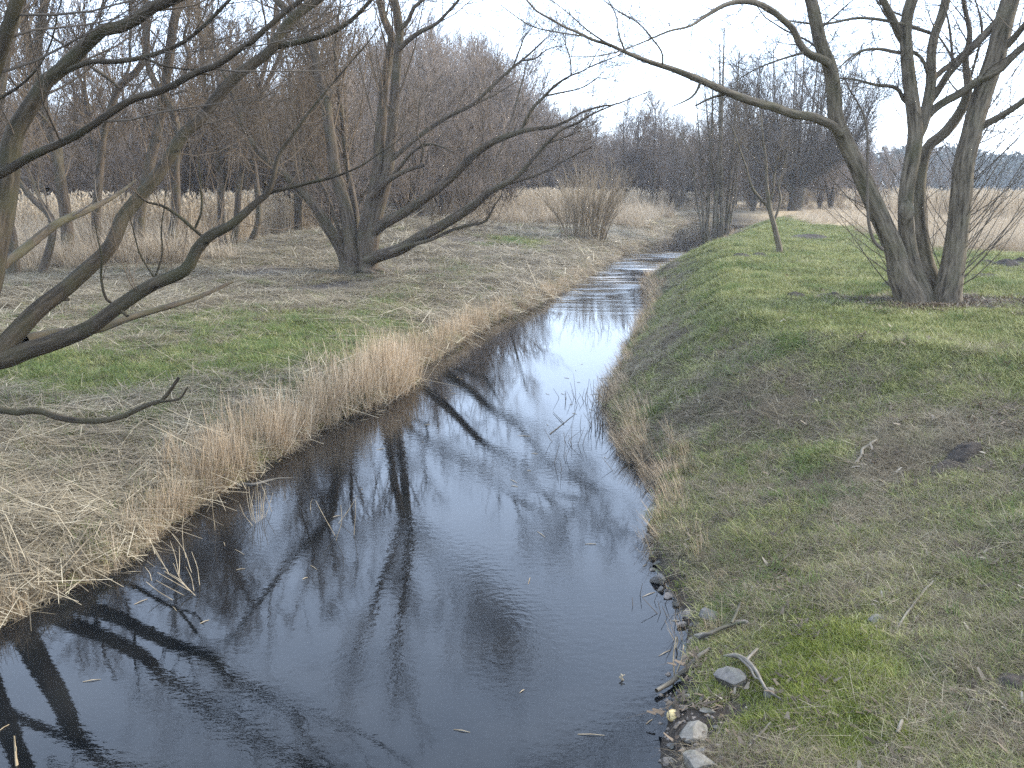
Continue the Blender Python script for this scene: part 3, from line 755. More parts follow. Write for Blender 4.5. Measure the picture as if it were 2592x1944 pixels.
Dl['D3'] = flare(*limb([(2362, 735), (2343, 658), (2332, 571), (2328, 485), (2337, 412), (2348, 372), (2386, 341), (2415, 307), (2438, 269), (2450, 231), (2444, 150), (2455, 87), (2444, 29)], [46, 34, 28, 26, 26, 22, 14, 11], [YD + .25, YD + .5, YD + .9], 40, ext=3, root=rootD(.1, .25)), .5, .3)
Dl['D4'] = flare(*limb([(2398, 742), (2409, 687), (2418, 629), (2429, 543), (2435, 485), (2441, 412), (2458, 344), (2479, 260), (2499, 202), (2519, 145), (2533, 87), (2548, 29), (2557, 0)], [64, 56, 53, 52, 50, 47, 46, 46, 44], [YD - .05, YD, YD + .1], 44, ext=4.5, root=rootD(.28)), .7, .22)
Dl['b1'] = limb([(2128, 338), (2112, 322), (2091, 310), (2053, 295), (2010, 289), (1981, 279), (1952, 269), (1917, 260), (1845, 235), (1773, 203), (1705, 176), (1637, 154), (1579, 130), (1541, 113), (1501, 101), (1460, 81), (1429, 68), (1394, 48), (1356, 26), (1333, 0)], [23, 22, 21, 19, 17, 13, 9, 7, 5, 4], [YD - .5, YD - 1.2, YD - 2.0, YD - 2.6], 60, ext=0.8)
Dl['b2'] = limb([(2098, 160), (2080, 150), (2047, 136), (2024, 110), (2010, 78), (1981, 49), (1952, 26), (1908, 6), (1845, 9), (1787, 40), (1744, 67), (1703, 76), (1620, 110), (1576, 127), (1500, 143), (1440, 143)], [20, 17, 15, 12, 6, 4, 3, 2], [YD - .6, YD - 1.5, YD - 2.6], 46)
Dl['b2b'] = limb([(2035, 133), (1990, 146), (1954, 158), (1886, 190), (1850, 215)], [6, 4, 2], [YD - .9, YD - .6], 14)
Dl['b3'] = limb([(2317, 350), (2334, 318), (2348, 260), (2357, 202), (2357, 145), (2366, 87), (2383, 43), (2395, 0)], [32, 27, 24, 22, 22], [YD + .2, YD + .4], 26, ext=4)
Dl['b4'] = limb([(2343, 300), (2354, 286), (2386, 260), (2429, 237), (2487, 197), (2533, 174), (2560, 145), (2592, 116), (2640, 70)], [20, 20, 20, 18, 16], [YD + .3, YD - .5], 26, ext=3)
Dl['b5'] = limb([(2350, 262), (2363, 246), (2400, 188), (2444, 139), (2502, 81), (2554, 17)], [17, 17, 15, 13], [YD + .3, YD + .1], 22, ext=3)
Dl['b6'] = limb([(2357, 210), (2366, 197), (2415, 156), (2487, 87), (2530, 40)], [14, 12, 9], [YD + .4, YD + 1.0], 18, ext=2)
Dl['b7'] = limb([(2292, 135), (2273, 133), (2221, 124), (2178, 130), (2145, 152), (2120, 174)], [10, 8, 6, 3], [YD + .3, YD - .3], 18, ext=.5)
Dl['b8'] = limb([(2304, 262), (2290, 255), (2276, 229), (2212, 214), (2155, 200), (2110, 196)], [12, 9, 6, 3], [YD + .3, YD - .1], 18, ext=.4)
Dl['b9'] = limb([(2366, 88), (2330, 75), (2270, 58), (2169, 46), (2082, 61), (2033, 58), (1980, 50)], [9, 8, 6, 3], [YD + .4, YD - .6], 22)
Dl['b10'] = limb([(2290, 110), (2279, 95), (2264, 58), (2247, 23), (2235, 0)], [20, 19, 17], [YD + .3, YD], 16, ext=3.5)
Dl['b11'] = limb([(2475, 325), (2493, 315), (2531, 295), (2592, 255), (2660, 200)], [18, 15, 12], [YD + .1, YD - .5], 18, ext=2)
Dl['b12'] = limb([(2530, 130), (2548, 116), (2592, 66), (2640, 20)], [18, 15, 12], [YD + .1, YD - .5], 14, ext=2)
Dl['b13'] = limb([(2300, 125), (2330, 145), (2348, 185), (2352, 215)], [9, 8], [YD + .2, YD + .3], 12)
Dl['b14'] = limb([(2415, 156), (2395, 120), (2378, 95)], [7, 4], [YD + .7, YD + .9], 10, ext=.6)
Dl['b15'] = limb([(2412, 165), (2407, 100), (2400, 50), (2392, 20)], [8, 6, 4], [YD + .2, YD + .1], 14, ext=1)
Dl['b16'] = limb([(2452, 215), (2470, 150), (2485, 80), (2475, 20)], [7, 6, 4], [YD + .9, YD + 1.1], 14, ext=1)
Dl['s1'] = limb([(1677, 168), (1677, 139), (1651, 98), (1619, 61), (1562, 26), (1527, 0)], [5, 4, 3, 2], [YD - 1.9, YD - 2.3], 20)
Dl['s2'] = limb([(1582, 131), (1565, 81), (1559, 38), (1547, 14)], [5, 3, 2], [YD - 2.1, YD - 2.2], 14, ext=.3)
Dl['s3'] = limb([(1536, 110), (1489, 78), (1446, 40), (1400, 3)], [5, 3, 2], [YD - 2.2, YD - 2.0], 14, ext=.3)
Dl['s4'] = limb([(1478, 92), (1408, 81), (1345, 66), (1301, 38), (1267, 12)], [4, 3, 2], [YD - 2.3, YD - 2.6], 16)
Dl['s5'] = limb([(1775, 205), (1757, 240), (1720, 262), (1700, 270)], [7, 5, 2], [YD - 1.5, YD - 1.4], 10)
Dl['s6'] = limb([(1845, 236), (1800, 248), (1760, 268)], [8, 4], [YD - 1.2, YD - 1.0], 10)
trD = {}
OWN = {'b1': 'D1', 'b2': 'D1', 'b2b': 'D1', 'b11': 'D4', 'b12': 'D4', 'b16': 'D3'}
for k in ('D1', 'D2', 'D3', 'D4'):
    trD[k] = Tubes().add(*Dl[k], S=18, rough=0.07).build('trunk', M_stem, tD)
for k in ('b1', 'b2', 'b3', 'b4', 'b5', 'b10'):
    Tubes().add(*Dl[k], S=10, rough=0.06).build('limb', M_stem, trD[OWN.get(k, 'D2')])
for k in Dl:
    if k[0] in 'bs' and k not in ('b1', 'b2', 'b3', 'b4', 'b5', 'b10'):
        Tubes().add(*Dl[k], S=7, rough=0.04).build('branch', M_stem, trD['D1' if k[0] == 's' else OWN.get(k, 'D2')])
# burr with a hollow on the middle stem
bp_ = at(2288, 538, YD - .18)
tt_ = np.linspace(0, 1, 9)
Tubes().add(np.stack([bp_ + np.array([0.03 * math.sin(3 * q), -.02, .34 * (q - .5)]) for q in tt_]), 0.02 + 0.085 * np.sin(np.pi * np.clip(tt_, .03, .97)) ** 0.7, S=12, rough=0.15).build('burr', M_stem, trD['D2'])
knob = [Dl[k] for k in ('b1', 'b2', 's1', 's2', 's3', 's4', 'b9', 'b7', 'b8', 'b2b')]
crown_obj('twigs', knob, [dict(n=13, ang=(30, 75), length=(0.12, 0.75), rs=0.4, t=(0.2, 1), up=0.05, Kp=5, rmax=0.007, rmin=0.0036, jit=0.2),
                          dict(n=5, ang=(25, 70), length=(0.05, 0.28), rs=0.6, up=0.03, Kp=3, rmin=0.003, jit=0.2)], M_twig_dark, tD)
crown_obj('spurs', [Dl[k] for k in ('b1', 'b2', 's1', 's2', 's3', 's4', 'b9')], [dict(n=46, ang=(50, 90), length=(0.015, 0.05), rs=0.5, t=(0.1, 1), up=0.0, Kp=2, rmax=0.006, rmin=0.003, tip=0.5)], M_stem, tD)
upD = [Dl[k] for k in ('b3', 'b4', 'b5', 'b6', 'b10', 'b11', 'b12', 'D1', 'D2', 'D3', 'D4', 'b16', 'b15')]
crown_obj('twigs', upD, [dict(n=14, ang=(30, 70), length=(0.5, 1.9), rs=0.28, t=(0.42, 1), up=0.08, Kp=6, rmax=0.016, rmin=0.0045, S=4, jit=0.16),
                         dict(n=7, ang=(25, 60), length=(0.25, 0.9), rs=0.5, up=0.05, Kp=4, rmin=0.0036, jit=0.16), dict(n=4, ang=(25, 60), length=(0.08, 0.35), rs=0.6, Kp=3, rmin=0.003)], M_twig_dark, tD)
allb = [Dl[k] for k in ('b3', 'b4', 'b5', 'b6', 'b7', 'b8', 'b9', 'b10', 'b11', 'b12', 'b13', 'b14', 'b15', 'b16', 'b2', 'b2b')]
crown_obj('twigs', allb, [dict(n=10, ang=(35, 85), length=(0.4, 1.5), rs=0.3, t=(0.05, 0.9), up=0.06, Kp=6, rmax=0.009, rmin=0.0045, jit=0.2),
                          dict(n=6, ang=(30, 70), length=(0.15, 0.6), rs=0.6, up=0.04, Kp=4, rmin=0.0036, jit=0.2), dict(n=3, ang=(30, 70), length=(0.06, 0.25), rs=0.7, Kp=3, rmin=0.003)], M_twig_dark, tD)
stemD = [Dl[k] for k in ('D1', 'D2', 'D4')]
crown_obj('twigs', stemD, [dict(n=14, ang=(45, 90), length=(0.5, 1.7), rs=0.08, t=(0.3, 0.72), up=0.08, Kp=6, rmax=0.009, rmin=0.005, jit=0.18),
                           dict(n=6, ang=(30, 70), length=(0.2, 0.7), rs=0.6, up=0.04, Kp=4, rmin=0.0036, jit=0.2), dict(n=3, ang=(30, 70), length=(0.06, 0.25), rs=0.7, Kp=3, rmin=0.003)], M_twig_dark, tD)
def suckers(lim, n, t, out, seedlen, mat, nm='sucker_shoots'):
    gs = crown([lim], [dict(n=n, ang=(25, 60), length=seedlen, rs=0.05, t=t, up=0.10, Kp=7, rmax=0.010, rmin=0.0045, jit=0.06, outw=out, tip=0.35),
                       dict(n=4, ang=(15, 40), length=(0.2, 0.7), rs=0.6, up=0.06, Kp=4, rmin=0.0025)])
    tb = Tubes()
    for P, R, S_ in gs: tb.add(P, R, 4)
    o = tb.build(nm, mat, tD); o['kind'] = 'stuff'
suckers(Dl['D4'], 60, (0.03, 0.34), (1.6, 0.2, 0), (1.2, 2.6), M_twig_dark)
suckers(Dl['D4'], 10, (0.03, 0.3), (-1.6, 0.2, 0), (0.8, 1.8), M_twig_dark)
suckers(Dl['D3'], 22, (0.03, 0.34), (0.9, 0.9, 0), (0.8, 2.2), M_twig_dark)
suckers(Dl['D2'], 14, (0.05, 0.4), (-1.0, -0.2, 0), (0.8, 2.0), M_twig_dark)
suckers(Dl['D1'], 11, (0.02, 0.22), (-1.8, 0.1, 0), (0.7, 1.7), M_twig_dark)
w = limb([(2235, 632), (2215, 615), (2202, 580), (2196, 500), (2196, 420), (2194, 330), (2186, 290), (2165, 250)], [9, 7, 6, 4], [YD - .5, YD - .45], 24, ext=.5)
Tubes().add(*w, S=7).build('branch', M_twig_dark, trD['D1'])

# ---- willows standing in the reeds behind, on the left
def traced_tree(name, label, stems, mat, levels, group=None):
    b = stems[0][0][0]
    base = ground(b[0], 575 if len(b) < 3 else b[2])
    # the foot stands on the ground straight below the first traced point
    return base
def reed_willow(label, Y, stems, branches, seed, dens=24):
    u0 = stems[0][0][0][0]
    x0 = at(u0, 540, Y)[0]; z0 = h1(x0, Y)
    t = empty('reedbed_willow', (x0, Y, z0), label, 'tree', 'willows standing in the reeds behind the left bank')
    ls = []
    for tr, wd, dy in stems:
        xr = at(tr[0][0], tr[0][1], Y)[0]
        P, R = limb(tr, wd, [Y, Y + dy], 28, ext=4, root=(x0 + (xr - x0) * 0.6, Y, z0 - 0.2))
        Tubes().add(*flare(P, R, .3, .4), S=9, rough=0.08).build('trunk', M_willow_far, t)
        ls.append((P, R))
    for tr, wd, dy in branches:
        P, R = limb(tr, wd, [Y, Y + dy], 20, ext=2.0)
        Tubes().add(P, R, S=7, rough=0.06).build('limb', M_willow_far, t)
        ls.append((P, R))
    crown_obj('twigs', ls, [dict(n=dens, ang=(20, 55), length=(0.8, 3.4), rs=0.32, t=(0.2, 1), up=0.16, Kp=6, rmax=0.03, rmin=.012, S=4),
                            dict(n=9, ang=(18, 45), length=(0.4, 1.6), rs=0.5, up=0.12, Kp=4, rmin=.0095), dict(n=4, ang=(18, 40), length=(0.2, 0.8), rs=0.6, Kp=3, rmin=.0075)], M_twig, t)
reed_willow('two-stemmed willow far on the left, upright behind the tall reeds', 30,
            [([(165, 540), (150, 440), (139, 347), (121, 304), (107, 260), (92, 200), (72, 116), (55, 0)], [30, 27, 25, 22, 20, 18], .5),
             ([(150, 430), (112, 280), (94, 205), (98, 101), (107, 43), (113, 0)], [24, 22, 20, 18], 1.0)],
            [([(128, 320), (60, 240), (20, 190), (0, 150)], [9, 5], -1), ([(120, 480), (70, 455), (30, 440), (0, 420)], [14, 8], 1)], 1)
reed_willow('slender crooked willow forking into a wide V at the reeds', 33,
            [([(243, 545), (248, 480), (255, 405), (266, 318), (286, 260), (301, 220), (341, 185), (362, 153), (366, 60), (366, 0)], [22, 20, 18, 17, 14, 10], .6)],
            [([(300, 222), (270, 195), (231, 170), (191, 136), (139, 98)], [10, 8, 5], -.8), ([(300, 222), (326, 175), (328, 110), (335, 0)], [8, 6, 4], .8),
             ([(228, 60), (240, 90), (262, 0)], [6, 4], .5)], 2)
reed_willow('stout dark willow in the reeds left of the big spreading willow', 32,
            [([(352, 560), (360, 500), (375, 430), (391, 362), (411, 260), (422, 188), (431, 116), (443, 43), (454, 0)], [27, 26, 25, 24, 22, 21], .5),
             ([(445, 550), (445, 480), (443, 434), (446, 318), (428, 260), (402, 223), (376, 174), (373, 116), (373, 29), (370, 0)], [24, 22, 18, 14, 12], -.6)],
            [([(440, 225), (465, 190), (477, 140), (466, 100), (480, 40), (475, 0)], [10, 8, 6], -.5), ([(520, 165), (540, 110), (500, 40), (470, 0)], [8, 7, 6], 1.0),
             ([(415, 250), (480, 230), (520, 255)], [7, 3], -.5)], 3)
reed_willow('young willow clump between the stout willow and the spreading willow', 36,
            [([(560, 560), (558, 480), (552, 400), (540, 320), (520, 240), (512, 140), (505, 60), (500, 0)], [18, 15, 12, 10], .5),
             ([(600, 560), (605, 470), (620, 380), (640, 280), (668, 180), (690, 90), (700, 0)], [17, 14, 11, 9], 1.2),
             ([(655, 560), (650, 470), (640, 380), (655, 260), (700, 160), (740, 60)], [15, 12, 9], .8)],
            [([(560, 380), (610, 372), (690, 360)], [7, 4], 0)], 4, 34)
reed_willow('leaning willow at the left edge behind the near limbs', 26,
            [([(20, 560), (-20, 470), (-30, 380), (0, 240), (18, 140), (40, 60), (50, 0)], [26, 24, 20, 16], .6),
             ([(128, 550), (80, 500), (45, 455), (0, 400)], [18, 14, 10], 1)],
            [([(128, 548), (90, 480), (75, 440), (40, 380)], [9, 6], .5)], 5, 10)
# fallen trunk lying through the reeds
P, R = limb([(0, 678), (60, 632), (130, 575), (230, 528), (300, 490), (345, 455)], [24, 24, 20, 14, 4], [17, 18.5, 21], 22)
P[:, 2] = np.maximum(P[:, 2], height(P[:, 0], P[:, 1]) + 0.1)
lt = empty('fallen_trunk', (P[0, 0], P[0, 1], h1(P[0, 0], P[0, 1])), 'long fallen trunk slanting up through the tan reeds at far left', 'fallen trunk')
P2, R2 = resample(np.concatenate([[(P[0, 0] - 1.2, P[0, 1] - .3, h1(P[0, 0] - 1.2, P[0, 1] - .3) - 0.05)], P]), np.concatenate([[R[0] * 1.2], R]), 26)
Tubes().add(P2, R2, S=10, rough=0.1).build('log', M_willow, lt)
crown_obj('twigs', [(P2, R2)], [dict(n=9, ang=(30, 70), length=(0.4, 1.2), rs=0.25, t=(0.4, 1), up=0.1, Kp=5, rmax=0.02), dict(n=4, ang=(20, 50), length=(.2, .5), rs=.5, Kp=3)], M_twig_dark, lt)

# ---- small tree on the right lawn
g0 = ground(1973, 641)
tG = empty('young_tree', g0, 'slim young tree standing alone on the grassy strip right of the stream', 'tree')
YG = g0[1]
G = {}
G['trunk'] = flare(*limb([(1973, 630), (1966, 600), (1958, 565), (1950, 535), (1946, 505), (1942, 486), (1939, 414), (1930, 341), (1926, 280)], [15, 13, 12, 10, 6, 4, 3], [YG, YG], 26, root=g0 + np.array([0, 0, -.15])), .5, .12)
G['l'] = limb([(1950, 532), (1930, 508), (1907, 480), (1887, 419), (1870, 370), (1855, 327)], [8, 6, 4, 2], [YG, YG - .5], 18, ext=.5)
G['r'] = limb([(1957, 562), (1965, 544), (1976, 500), (1970, 470), (1985, 420)], [7, 5, 3], [YG, YG + .3], 14, ext=.5)
G['r2'] = limb([(1945, 515), (1956, 490), (1958, 455), (1970, 400)], [6, 4, 2], [YG, YG - .3], 12, ext=.4)
Tubes().add(*G['trunk'], S=10, rough=.05).build('trunk', M_stem, tG)
for k in ('l', 'r', 'r2'): Tubes().add(*G[k], S=6).build('branch', M_stem, tG)
crown_obj('twigs', list(G.values()), [dict(n=10, ang=(25, 60), length=(0.4, 1.5), rs=0.4, t=(0.35, 1), up=0.08, Kp=5, rmax=.012, rmin=.003),
                                      dict(n=6, ang=(20, 60), length=(0.2, 0.6), rs=0.5, Kp=4, rmin=.0025), dict(n=3, ang=(20, 60), length=(0.1, 0.3), rs=0.6, Kp=3, rmin=.002)], M_twig_dark, tG)

# ---- alder clump at the water's edge, right bank
f0 = ground(1812, 612)
tF = empty('alder_clump', f0, 'bare alder clump of straight close stems at the right edge of the stream', 'tree')
YF = f0[1]
Fs = []
for k, (du0, du1, vt, w0) in enumerate([(-20, -6, 170, 15), (-4, 22, 70, 18), (14, 10, 110, 17), (22, 60, 130, 12), (-28, -50, 250, 10), (6, -30, 200, 10), (25, 85, 230, 9), (-34, -95, 330, 8), (30, 110, 360, 8)]):
    tr = [(1812 + du0, 600), (1812 + du0 * 1.1 + (du1 - du0) * .2, 500), (1812 + du0 + (du1 - du0) * .55, 380), (1812 + du1, vt)]
    P, R = limb(tr, [w0 * .75, w0 * .6, w0 * .4, 2], [YF, YF + rng.uniform(-1.2, 1.2)], 24, root=f0 + np.array([du0 * .018, rng.uniform(-.25, .25), -.2]))
    Fs.append((P, R))
    Tubes().add(P, R, S=8, rough=.05).build('trunk', M_stem, tF)
crown_obj('twigs', Fs, [dict(n=26, ang=(28, 62), length=(0.8, 3.4), rs=0.35, t=(0.24, 1), up=0.08, Kp=6, rmax=.02, rmin=.007, S=4),
                        dict(n=8, ang=(20, 55), length=(0.3, 1.2), rs=0.5, Kp=4, rmin=.0045), dict(n=4, ang=(20, 60), length=(0.15, 0.5), rs=0.6, Kp=3, rmin=.0035)], M_twig_dark, tF)

# ---- pollard willow at the end of the grassy strip
e0 = ground(2014, 533)
tE = empty('pollard_willow', e0, 'pollard willow with broad short trunk and dense branches at the end of the grass strip', 'tree')
YE = e0[1]; pm = YE / F
P, R = resample([e0 + np.array([0, 0, -.3]), e0 + np.array([.05, 0, .8]), e0 + np.array([.1, 0, 1.9]), e0 + np.array([.15, 0, 2.5])], [0.8, 0.68, 0.75, 0.45], 14)
Tubes().add(P, R, S=14, rough=.12).build('trunk', M_willow_far, tE)
Es = []
for k in range(34):
    a = rng.uniform(0, 2 * math.pi); sp = rng.uniform(.1, 1.0)
    topz = rng.uniform(13, 18.5) * (1 - .38 * sp)
    p0 = e0 + np.array([.45 * math.cos(a), .45 * math.sin(a), rng.uniform(1.4, 2.3)])
    p2 = e0 + np.array([7.6 * sp * math.cos(a), 7.6 * sp * math.sin(a), topz])
    p1 = (p0 + p2) / 2 + np.array([math.cos(a), math.sin(a), 0]) * sp * 1.6
    Es.append(resample([p0, p1, p2], [rng.uniform(.09, .19), .08, .025], 22))
for p in Es[:8]: Tubes().add(*p, S=7, rough=.06).build('limb', M_willow_far, tE)
tb = Tubes()
for p in Es[8:]: tb.add(*p, S=5)
tb.build('boughs', M_willow_far, tE)['kind'] = 'stuff'
crown_obj('twigs', Es, [dict(n=20, ang=(18, 50), length=(1.0, 4.6), rs=0.4, t=(0.12, 1), up=0.14, Kp=6, rmax=.05, rmin=.014, S=4),
                        dict(n=8, ang=(18, 45), length=(0.6, 1.8), rs=0.5, Kp=4, up=.1, rmin=.012), dict(n=4, ang=(18, 45), length=(0.3, 0.9), rs=0.6, Kp=2, rmin=.010)], M_twig_dark, tE)

# ---- low willow shrub on the left waterside
hb = ground(1480, 606)
tH = empty('willow_shrub', hb, 'rounded shrub of many thin upright tan stems on the far left waterside', 'shrub')
st = []
for k in range(95):
    a = rng.uniform(0, 2 * math.pi); q = math.sqrt(rng.random())
    p0 = hb + np.array([1.0 * q * math.cos(a), .9 * q * math.sin(a), -.1])
    p2 = p0 + np.array([q * .95 * math.cos(a) + rng.normal() * .38, q * 1.0 * math.sin(a) + rng.normal() * .3, rng.uniform(2.0, 3.9) * (1 - .25 * q)])
    p1 = (p0 + p2) / 2 + np.array([-.2 * q * math.cos(a), 0, .1])
    st.append(resample([p0, p1, p2], [.018, .013, .006], 8))
tb = Tubes()
for p in st: tb.add(*p, S=4)
tb.build('stems', M_shoot, tH)['kind'] = 'stuff'
crown_obj('twigs', st, [dict(n=7, ang=(12, 35), length=(0.4, 1.2), rs=.6, t=(.25, 1), up=.12, Kp=4, rmin=.005), dict(n=4, ang=(12, 35), length=(.2, .6), rs=.6, Kp=3, rmin=.004)], M_shoot, tH)

# ------------------------------------------------------------------ trees of the thicket and beyond
def proto_tree(kind, seed):
    """returns (trunk mesh, crown mesh) of a tree about 10 m tall, foot at the origin"""
    global rng
    keep = rng; rng = np.random.default_rng(seed)
    stems = []
    n, spread, kink = {'thicket': (4, 2.6, .5), 'tall': (2, 1.0, .4), 'shrub': (9, 3.2, .4), 'birch': (1, .3, .2)}[kind]
    for k in range(n):
        a = rng.uniform(0, 2 * math.pi); sp = spread * rng.uniform(.3, 1)
        hz = {'thicket': 9, 'tall': 10, 'shrub': 7, 'birch': 10}[kind] * rng.uniform(.75, 1.0)
        p2 = np.array([sp * math.cos(a), sp * math.sin(a), hz])
        p1 = p2 * np.array([.45, .45, .45]) + rng.normal(size=3) * kink * .5
        pa = p2 * .2 * np.array([.8, .8, 1]) + rng.normal(size=3) * .1
        r = {'thicket': .13, 'tall': .16, 'shrub': .06, 'birch': .15}[kind] * rng.uniform(.7, 1.1)
        stems.append(resample([(0, 0, -.4), pa, p1, p2], [r * 1.2, r, r * .65, r * .12], 24))
    tb = Tubes()
    for p in stems: tb.add(*p, S=6)
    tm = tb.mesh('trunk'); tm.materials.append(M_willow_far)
    lv = {'thicket': [dict(n=15, ang=(20, 50), length=(1.0, 3.6), rs=.42, t=(.18, 1), up=.14, Kp=5, rmax=.05, rmin=.013),
                      dict(n=8, ang=(18, 45), length=(.5, 1.6), rs=.5, up=.1, Kp=4, rmin=.010), dict(n=4, ang=(18, 45), length=(.3, .9), rs=.6, Kp=2, rmin=.008)],
          'tall': [dict(n=24, ang=(20, 50), length=(.8, 3.0), rs=.4, t=(.25, 1), up=.16, Kp=5, rmax=.05, rmin=.013),
                   dict(n=8, ang=(18, 45), length=(.5, 1.4), rs=.5, up=.1, Kp=3, rmin=.010), dict(n=4, ang=(18, 45), length=(.3, .8), rs=.6, Kp=2, rmin=.008)],
          'shrub': [dict(n=12, ang=(18, 55), length=(.8, 2.8), rs=.5, t=(.05, 1), up=.12, Kp=4, rmax=.03, rmin=.012),
                    dict(n=7, ang=(18, 50), length=(.5, 1.4), rs=.6, up=.08, Kp=3, rmin=.010), dict(n=3, ang=(18, 45), length=(.3, .8), rs=.6, Kp=2, rmin=.009)],
          'birch': [dict(n=34, ang=(25, 50), length=(.8, 2.6), rs=.35, t=(.22, 1), up=.18, Kp=5, rmax=.035, rmin=.012),
                    dict(n=8, ang=(20, 50), length=(.4, 1.2), rs=.5, up=.04, Kp=3, rmin=.010), dict(n=5, ang=(20, 60), length=(.2, .6), rs=.6, Kp=2, rmin=.010)]}[kind]
    tw = Tubes()
    for P, R, S_ in crown(stems, lv): tw.add(P, R, 3)
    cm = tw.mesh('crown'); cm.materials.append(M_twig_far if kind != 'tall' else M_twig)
    rng = keep
    return tm, cm
PROTO = {k: [proto_tree(k, 100 + 7 * i + len(k)) for i in range(n)] for k, n in (('thicket', 4), ('tall', 3), ('shrub', 3), ('birch', 2))}
def place_tree(kind, x, y, hgt, name, label, cat, group):
    i = int(rng.integers(len(PROTO[kind])))
    tm, cm = PROTO[kind][i]
    nat = max(v.co.z for v in tm.vertices) if 'nat' not in tm else tm['nat']
    tm['nat'] = nat
    s = hgt / (nat * 1.12)
    t = empty(name, (x, y, h1(x, y)), label, cat, group)
    t.rotation_euler = (0, 0, rng.uniform(0, 6.28))
    t.scale = (s * rng.uniform(.9, 1.25),) * 2 + (s,)
    for nm, m_ in (('trunk', tm), ('crown', cm)):
        o = bpy.data.objects.new(nm, m_); COL.objects.link(o); o.parent = t
    return t
LINE_U = [-420, -100, 120, 250, 500, 700, 900, 1050, 1150, 1230, 1300, 1400, 1500, 1700, 1800, 1950, 2100, 2200, 2420]
LINE_V = [180, 220, 240, 270, 250, 200, 110, 80, 80, 120, 200, 290, 325, 325, 310, 320, 335, 365, 395]
def treeline(n, Y0, Y1, u0, u1, kind, vadd, args, vj=25):
    for k in range(n):
        u = u0 + (u1 - u0) * (k + rng.random()) / n
        Y = rng.uniform(Y0, Y1)
        v = np.interp(u, LINE_U, LINE_V) + vadd + rng.normal() * vj
        p = at(u, v, Y)
        hgt = max(p[2] - h1(p[0], Y), 2.5)
        place_tree(kind, p[0], Y, hgt, *args)
treeline(46, 62, 105, -420, 1260, 'thicket', 5, ('thicket_tree', 'many-stemmed bare willow in the brown thicket behind the reeds on the left', 'tree', 'trees of the thicket behind the left reeds'))
treeline(22, 42, 58, -420, 860, 'tall', -190, ('tall_willow', 'tall thin bare willow rising out of the thicket on the left', 'tree', 'tall willows in front of the thicket'), 60)
treeline(36, 48, 90, -420, 1300, 'shrub', 170, ('thicket_shrub', 'low brown many-stemmed shrub filling the foot of the thicket', 'shrub', 'shrubs at the foot of the thicket'))
treeline(26, 42, 58, -420, 880, 'shrub', 105, ('reedside_shrub', 'leaning brown many-stemmed shrub at the back edge of the left reeds', 'shrub', 'shrubs at the back edge of the left reeds'), 35)
treeline(32, 98, 128, 1220, 2080, 'thicket', 0, ('woodland_tree', 'bare tree in the distant wood beyond the reed field', 'tree', 'trees of the distant wood beyond the reeds'))
treeline(34, 90, 112, 1200, 2250, 'shrub', 35, ('woodland_shrub', 'dense bare shrub at the foot of the distant wood', 'shrub', 'shrubs along the distant wood'), 18)
treeline(14, 130, 175, 2060, 2420, 'thicket', 0, ('far_tree', 'grey bare tree far off beyond the field, seen between the stems on the right', 'tree', 'far grey trees seen between the right stems'), 18)
for u, v, Y, od in [(1585, 262, 92, 'leftmost'), (1612, 245, 93, 'second from the left'), (1660, 236, 92, 'tallest'), (1676, 250, 94, 'rightmost'), (1632, 300, 95, 'shortest, middle one')]:
    p = at(u, v, Y)
    place_tree('birch', p[0], Y, p[2] - h1(p[0], Y), 'birch', 'slender birch standing above the far wood, ' + od + ' of the five', 'tree', 'birches standing up from the far wood')
for u, v, Y, od in [(1120, 60, 58, 'tallest'), (1180, 95, 62, 'third from the left'), (1060, 110, 56, 'leftmost'), (1235, 170, 64, 'rightmost and lowest')]:
    p = at(u, v, Y)
    place_tree('thicket', p[0], Y, p[2] - h1(p[0], Y), 'grey_willow', 'grey willow behind the right limbs of the spreading willow, ' + od + ' of four', 'tree', 'grey willows behind the spreading willow')
for u, v, Y, od in [(1920, 215, 88, 'just left of the pollard willow'), (2120, 290, 90, 'just right of the pollard willow'), (2190, 330, 96, 'farthest right, behind the leaning stem'), (1720, 300, 86, 'left of the alder clump'), (1850, 260, 100, 'behind the alder clump')]:
    p = at(u, v, Y)
    place_tree('thicket', p[0], Y, p[2] - h1(p[0], Y), 'field_edge_tree', 'bare bushy tree at the field edge, ' + od, 'tree', 'bushy trees beside the pollard willow')

# far wood as one mass: close-set sticks behind everything, and evergreens on the skyline to the right
tb = Tubes()
for u0, u1, Y0, Y1, n, vt in ((-500, 1300, 108, 150, 1500, None), (1250, 2150, 130, 165, 900, None)):
    u = rng.uniform(u0, u1, n); Y = rng.uniform(Y0, Y1, n)
    v = np.interp(u, LINE_U, LINE_V) + 40 + rng.normal(size=n) * 22
    b0 = np.array([at(a, c, y) for a, c, y in zip(u, v, Y)])
    hz = b0[:, 2].copy(); b0[:, 2] = .4
    P = np.stack([b0, b0, b0], 1)
    P[:, 1, 2] = hz * .5; P[:, 2, 2] = hz
    P[:, 1, :2] += rng.normal(size=(n, 2)) * .6; P[:, 2, :2] += rng.normal(size=(n, 2)) * 1.6
    tb.add(P, np.tile([.09, .07, .02], (n, 1)), 3)
    C, CR = spawn(P, np.tile([.09, .07, .02], (n, 1)), 7, (20, 50), (1.5, 4), rs=.5, t=(.1, 1), up=.12, Kp=3, rmin=.02)
    tb.add(C, CR, 3)
    C2, CR2 = spawn(C, CR, 3, (20, 50), (.8, 2), rs=.6, t=(.1, 1), up=.08, Kp=2, rmin=.018)
    tb.add(C2, CR2, 3)
tag(tb.build('distant_wood', M_twig_far), 'grey-brown mass of bare wood far behind the reeds and thicket', 'woodland', kind='stuff')

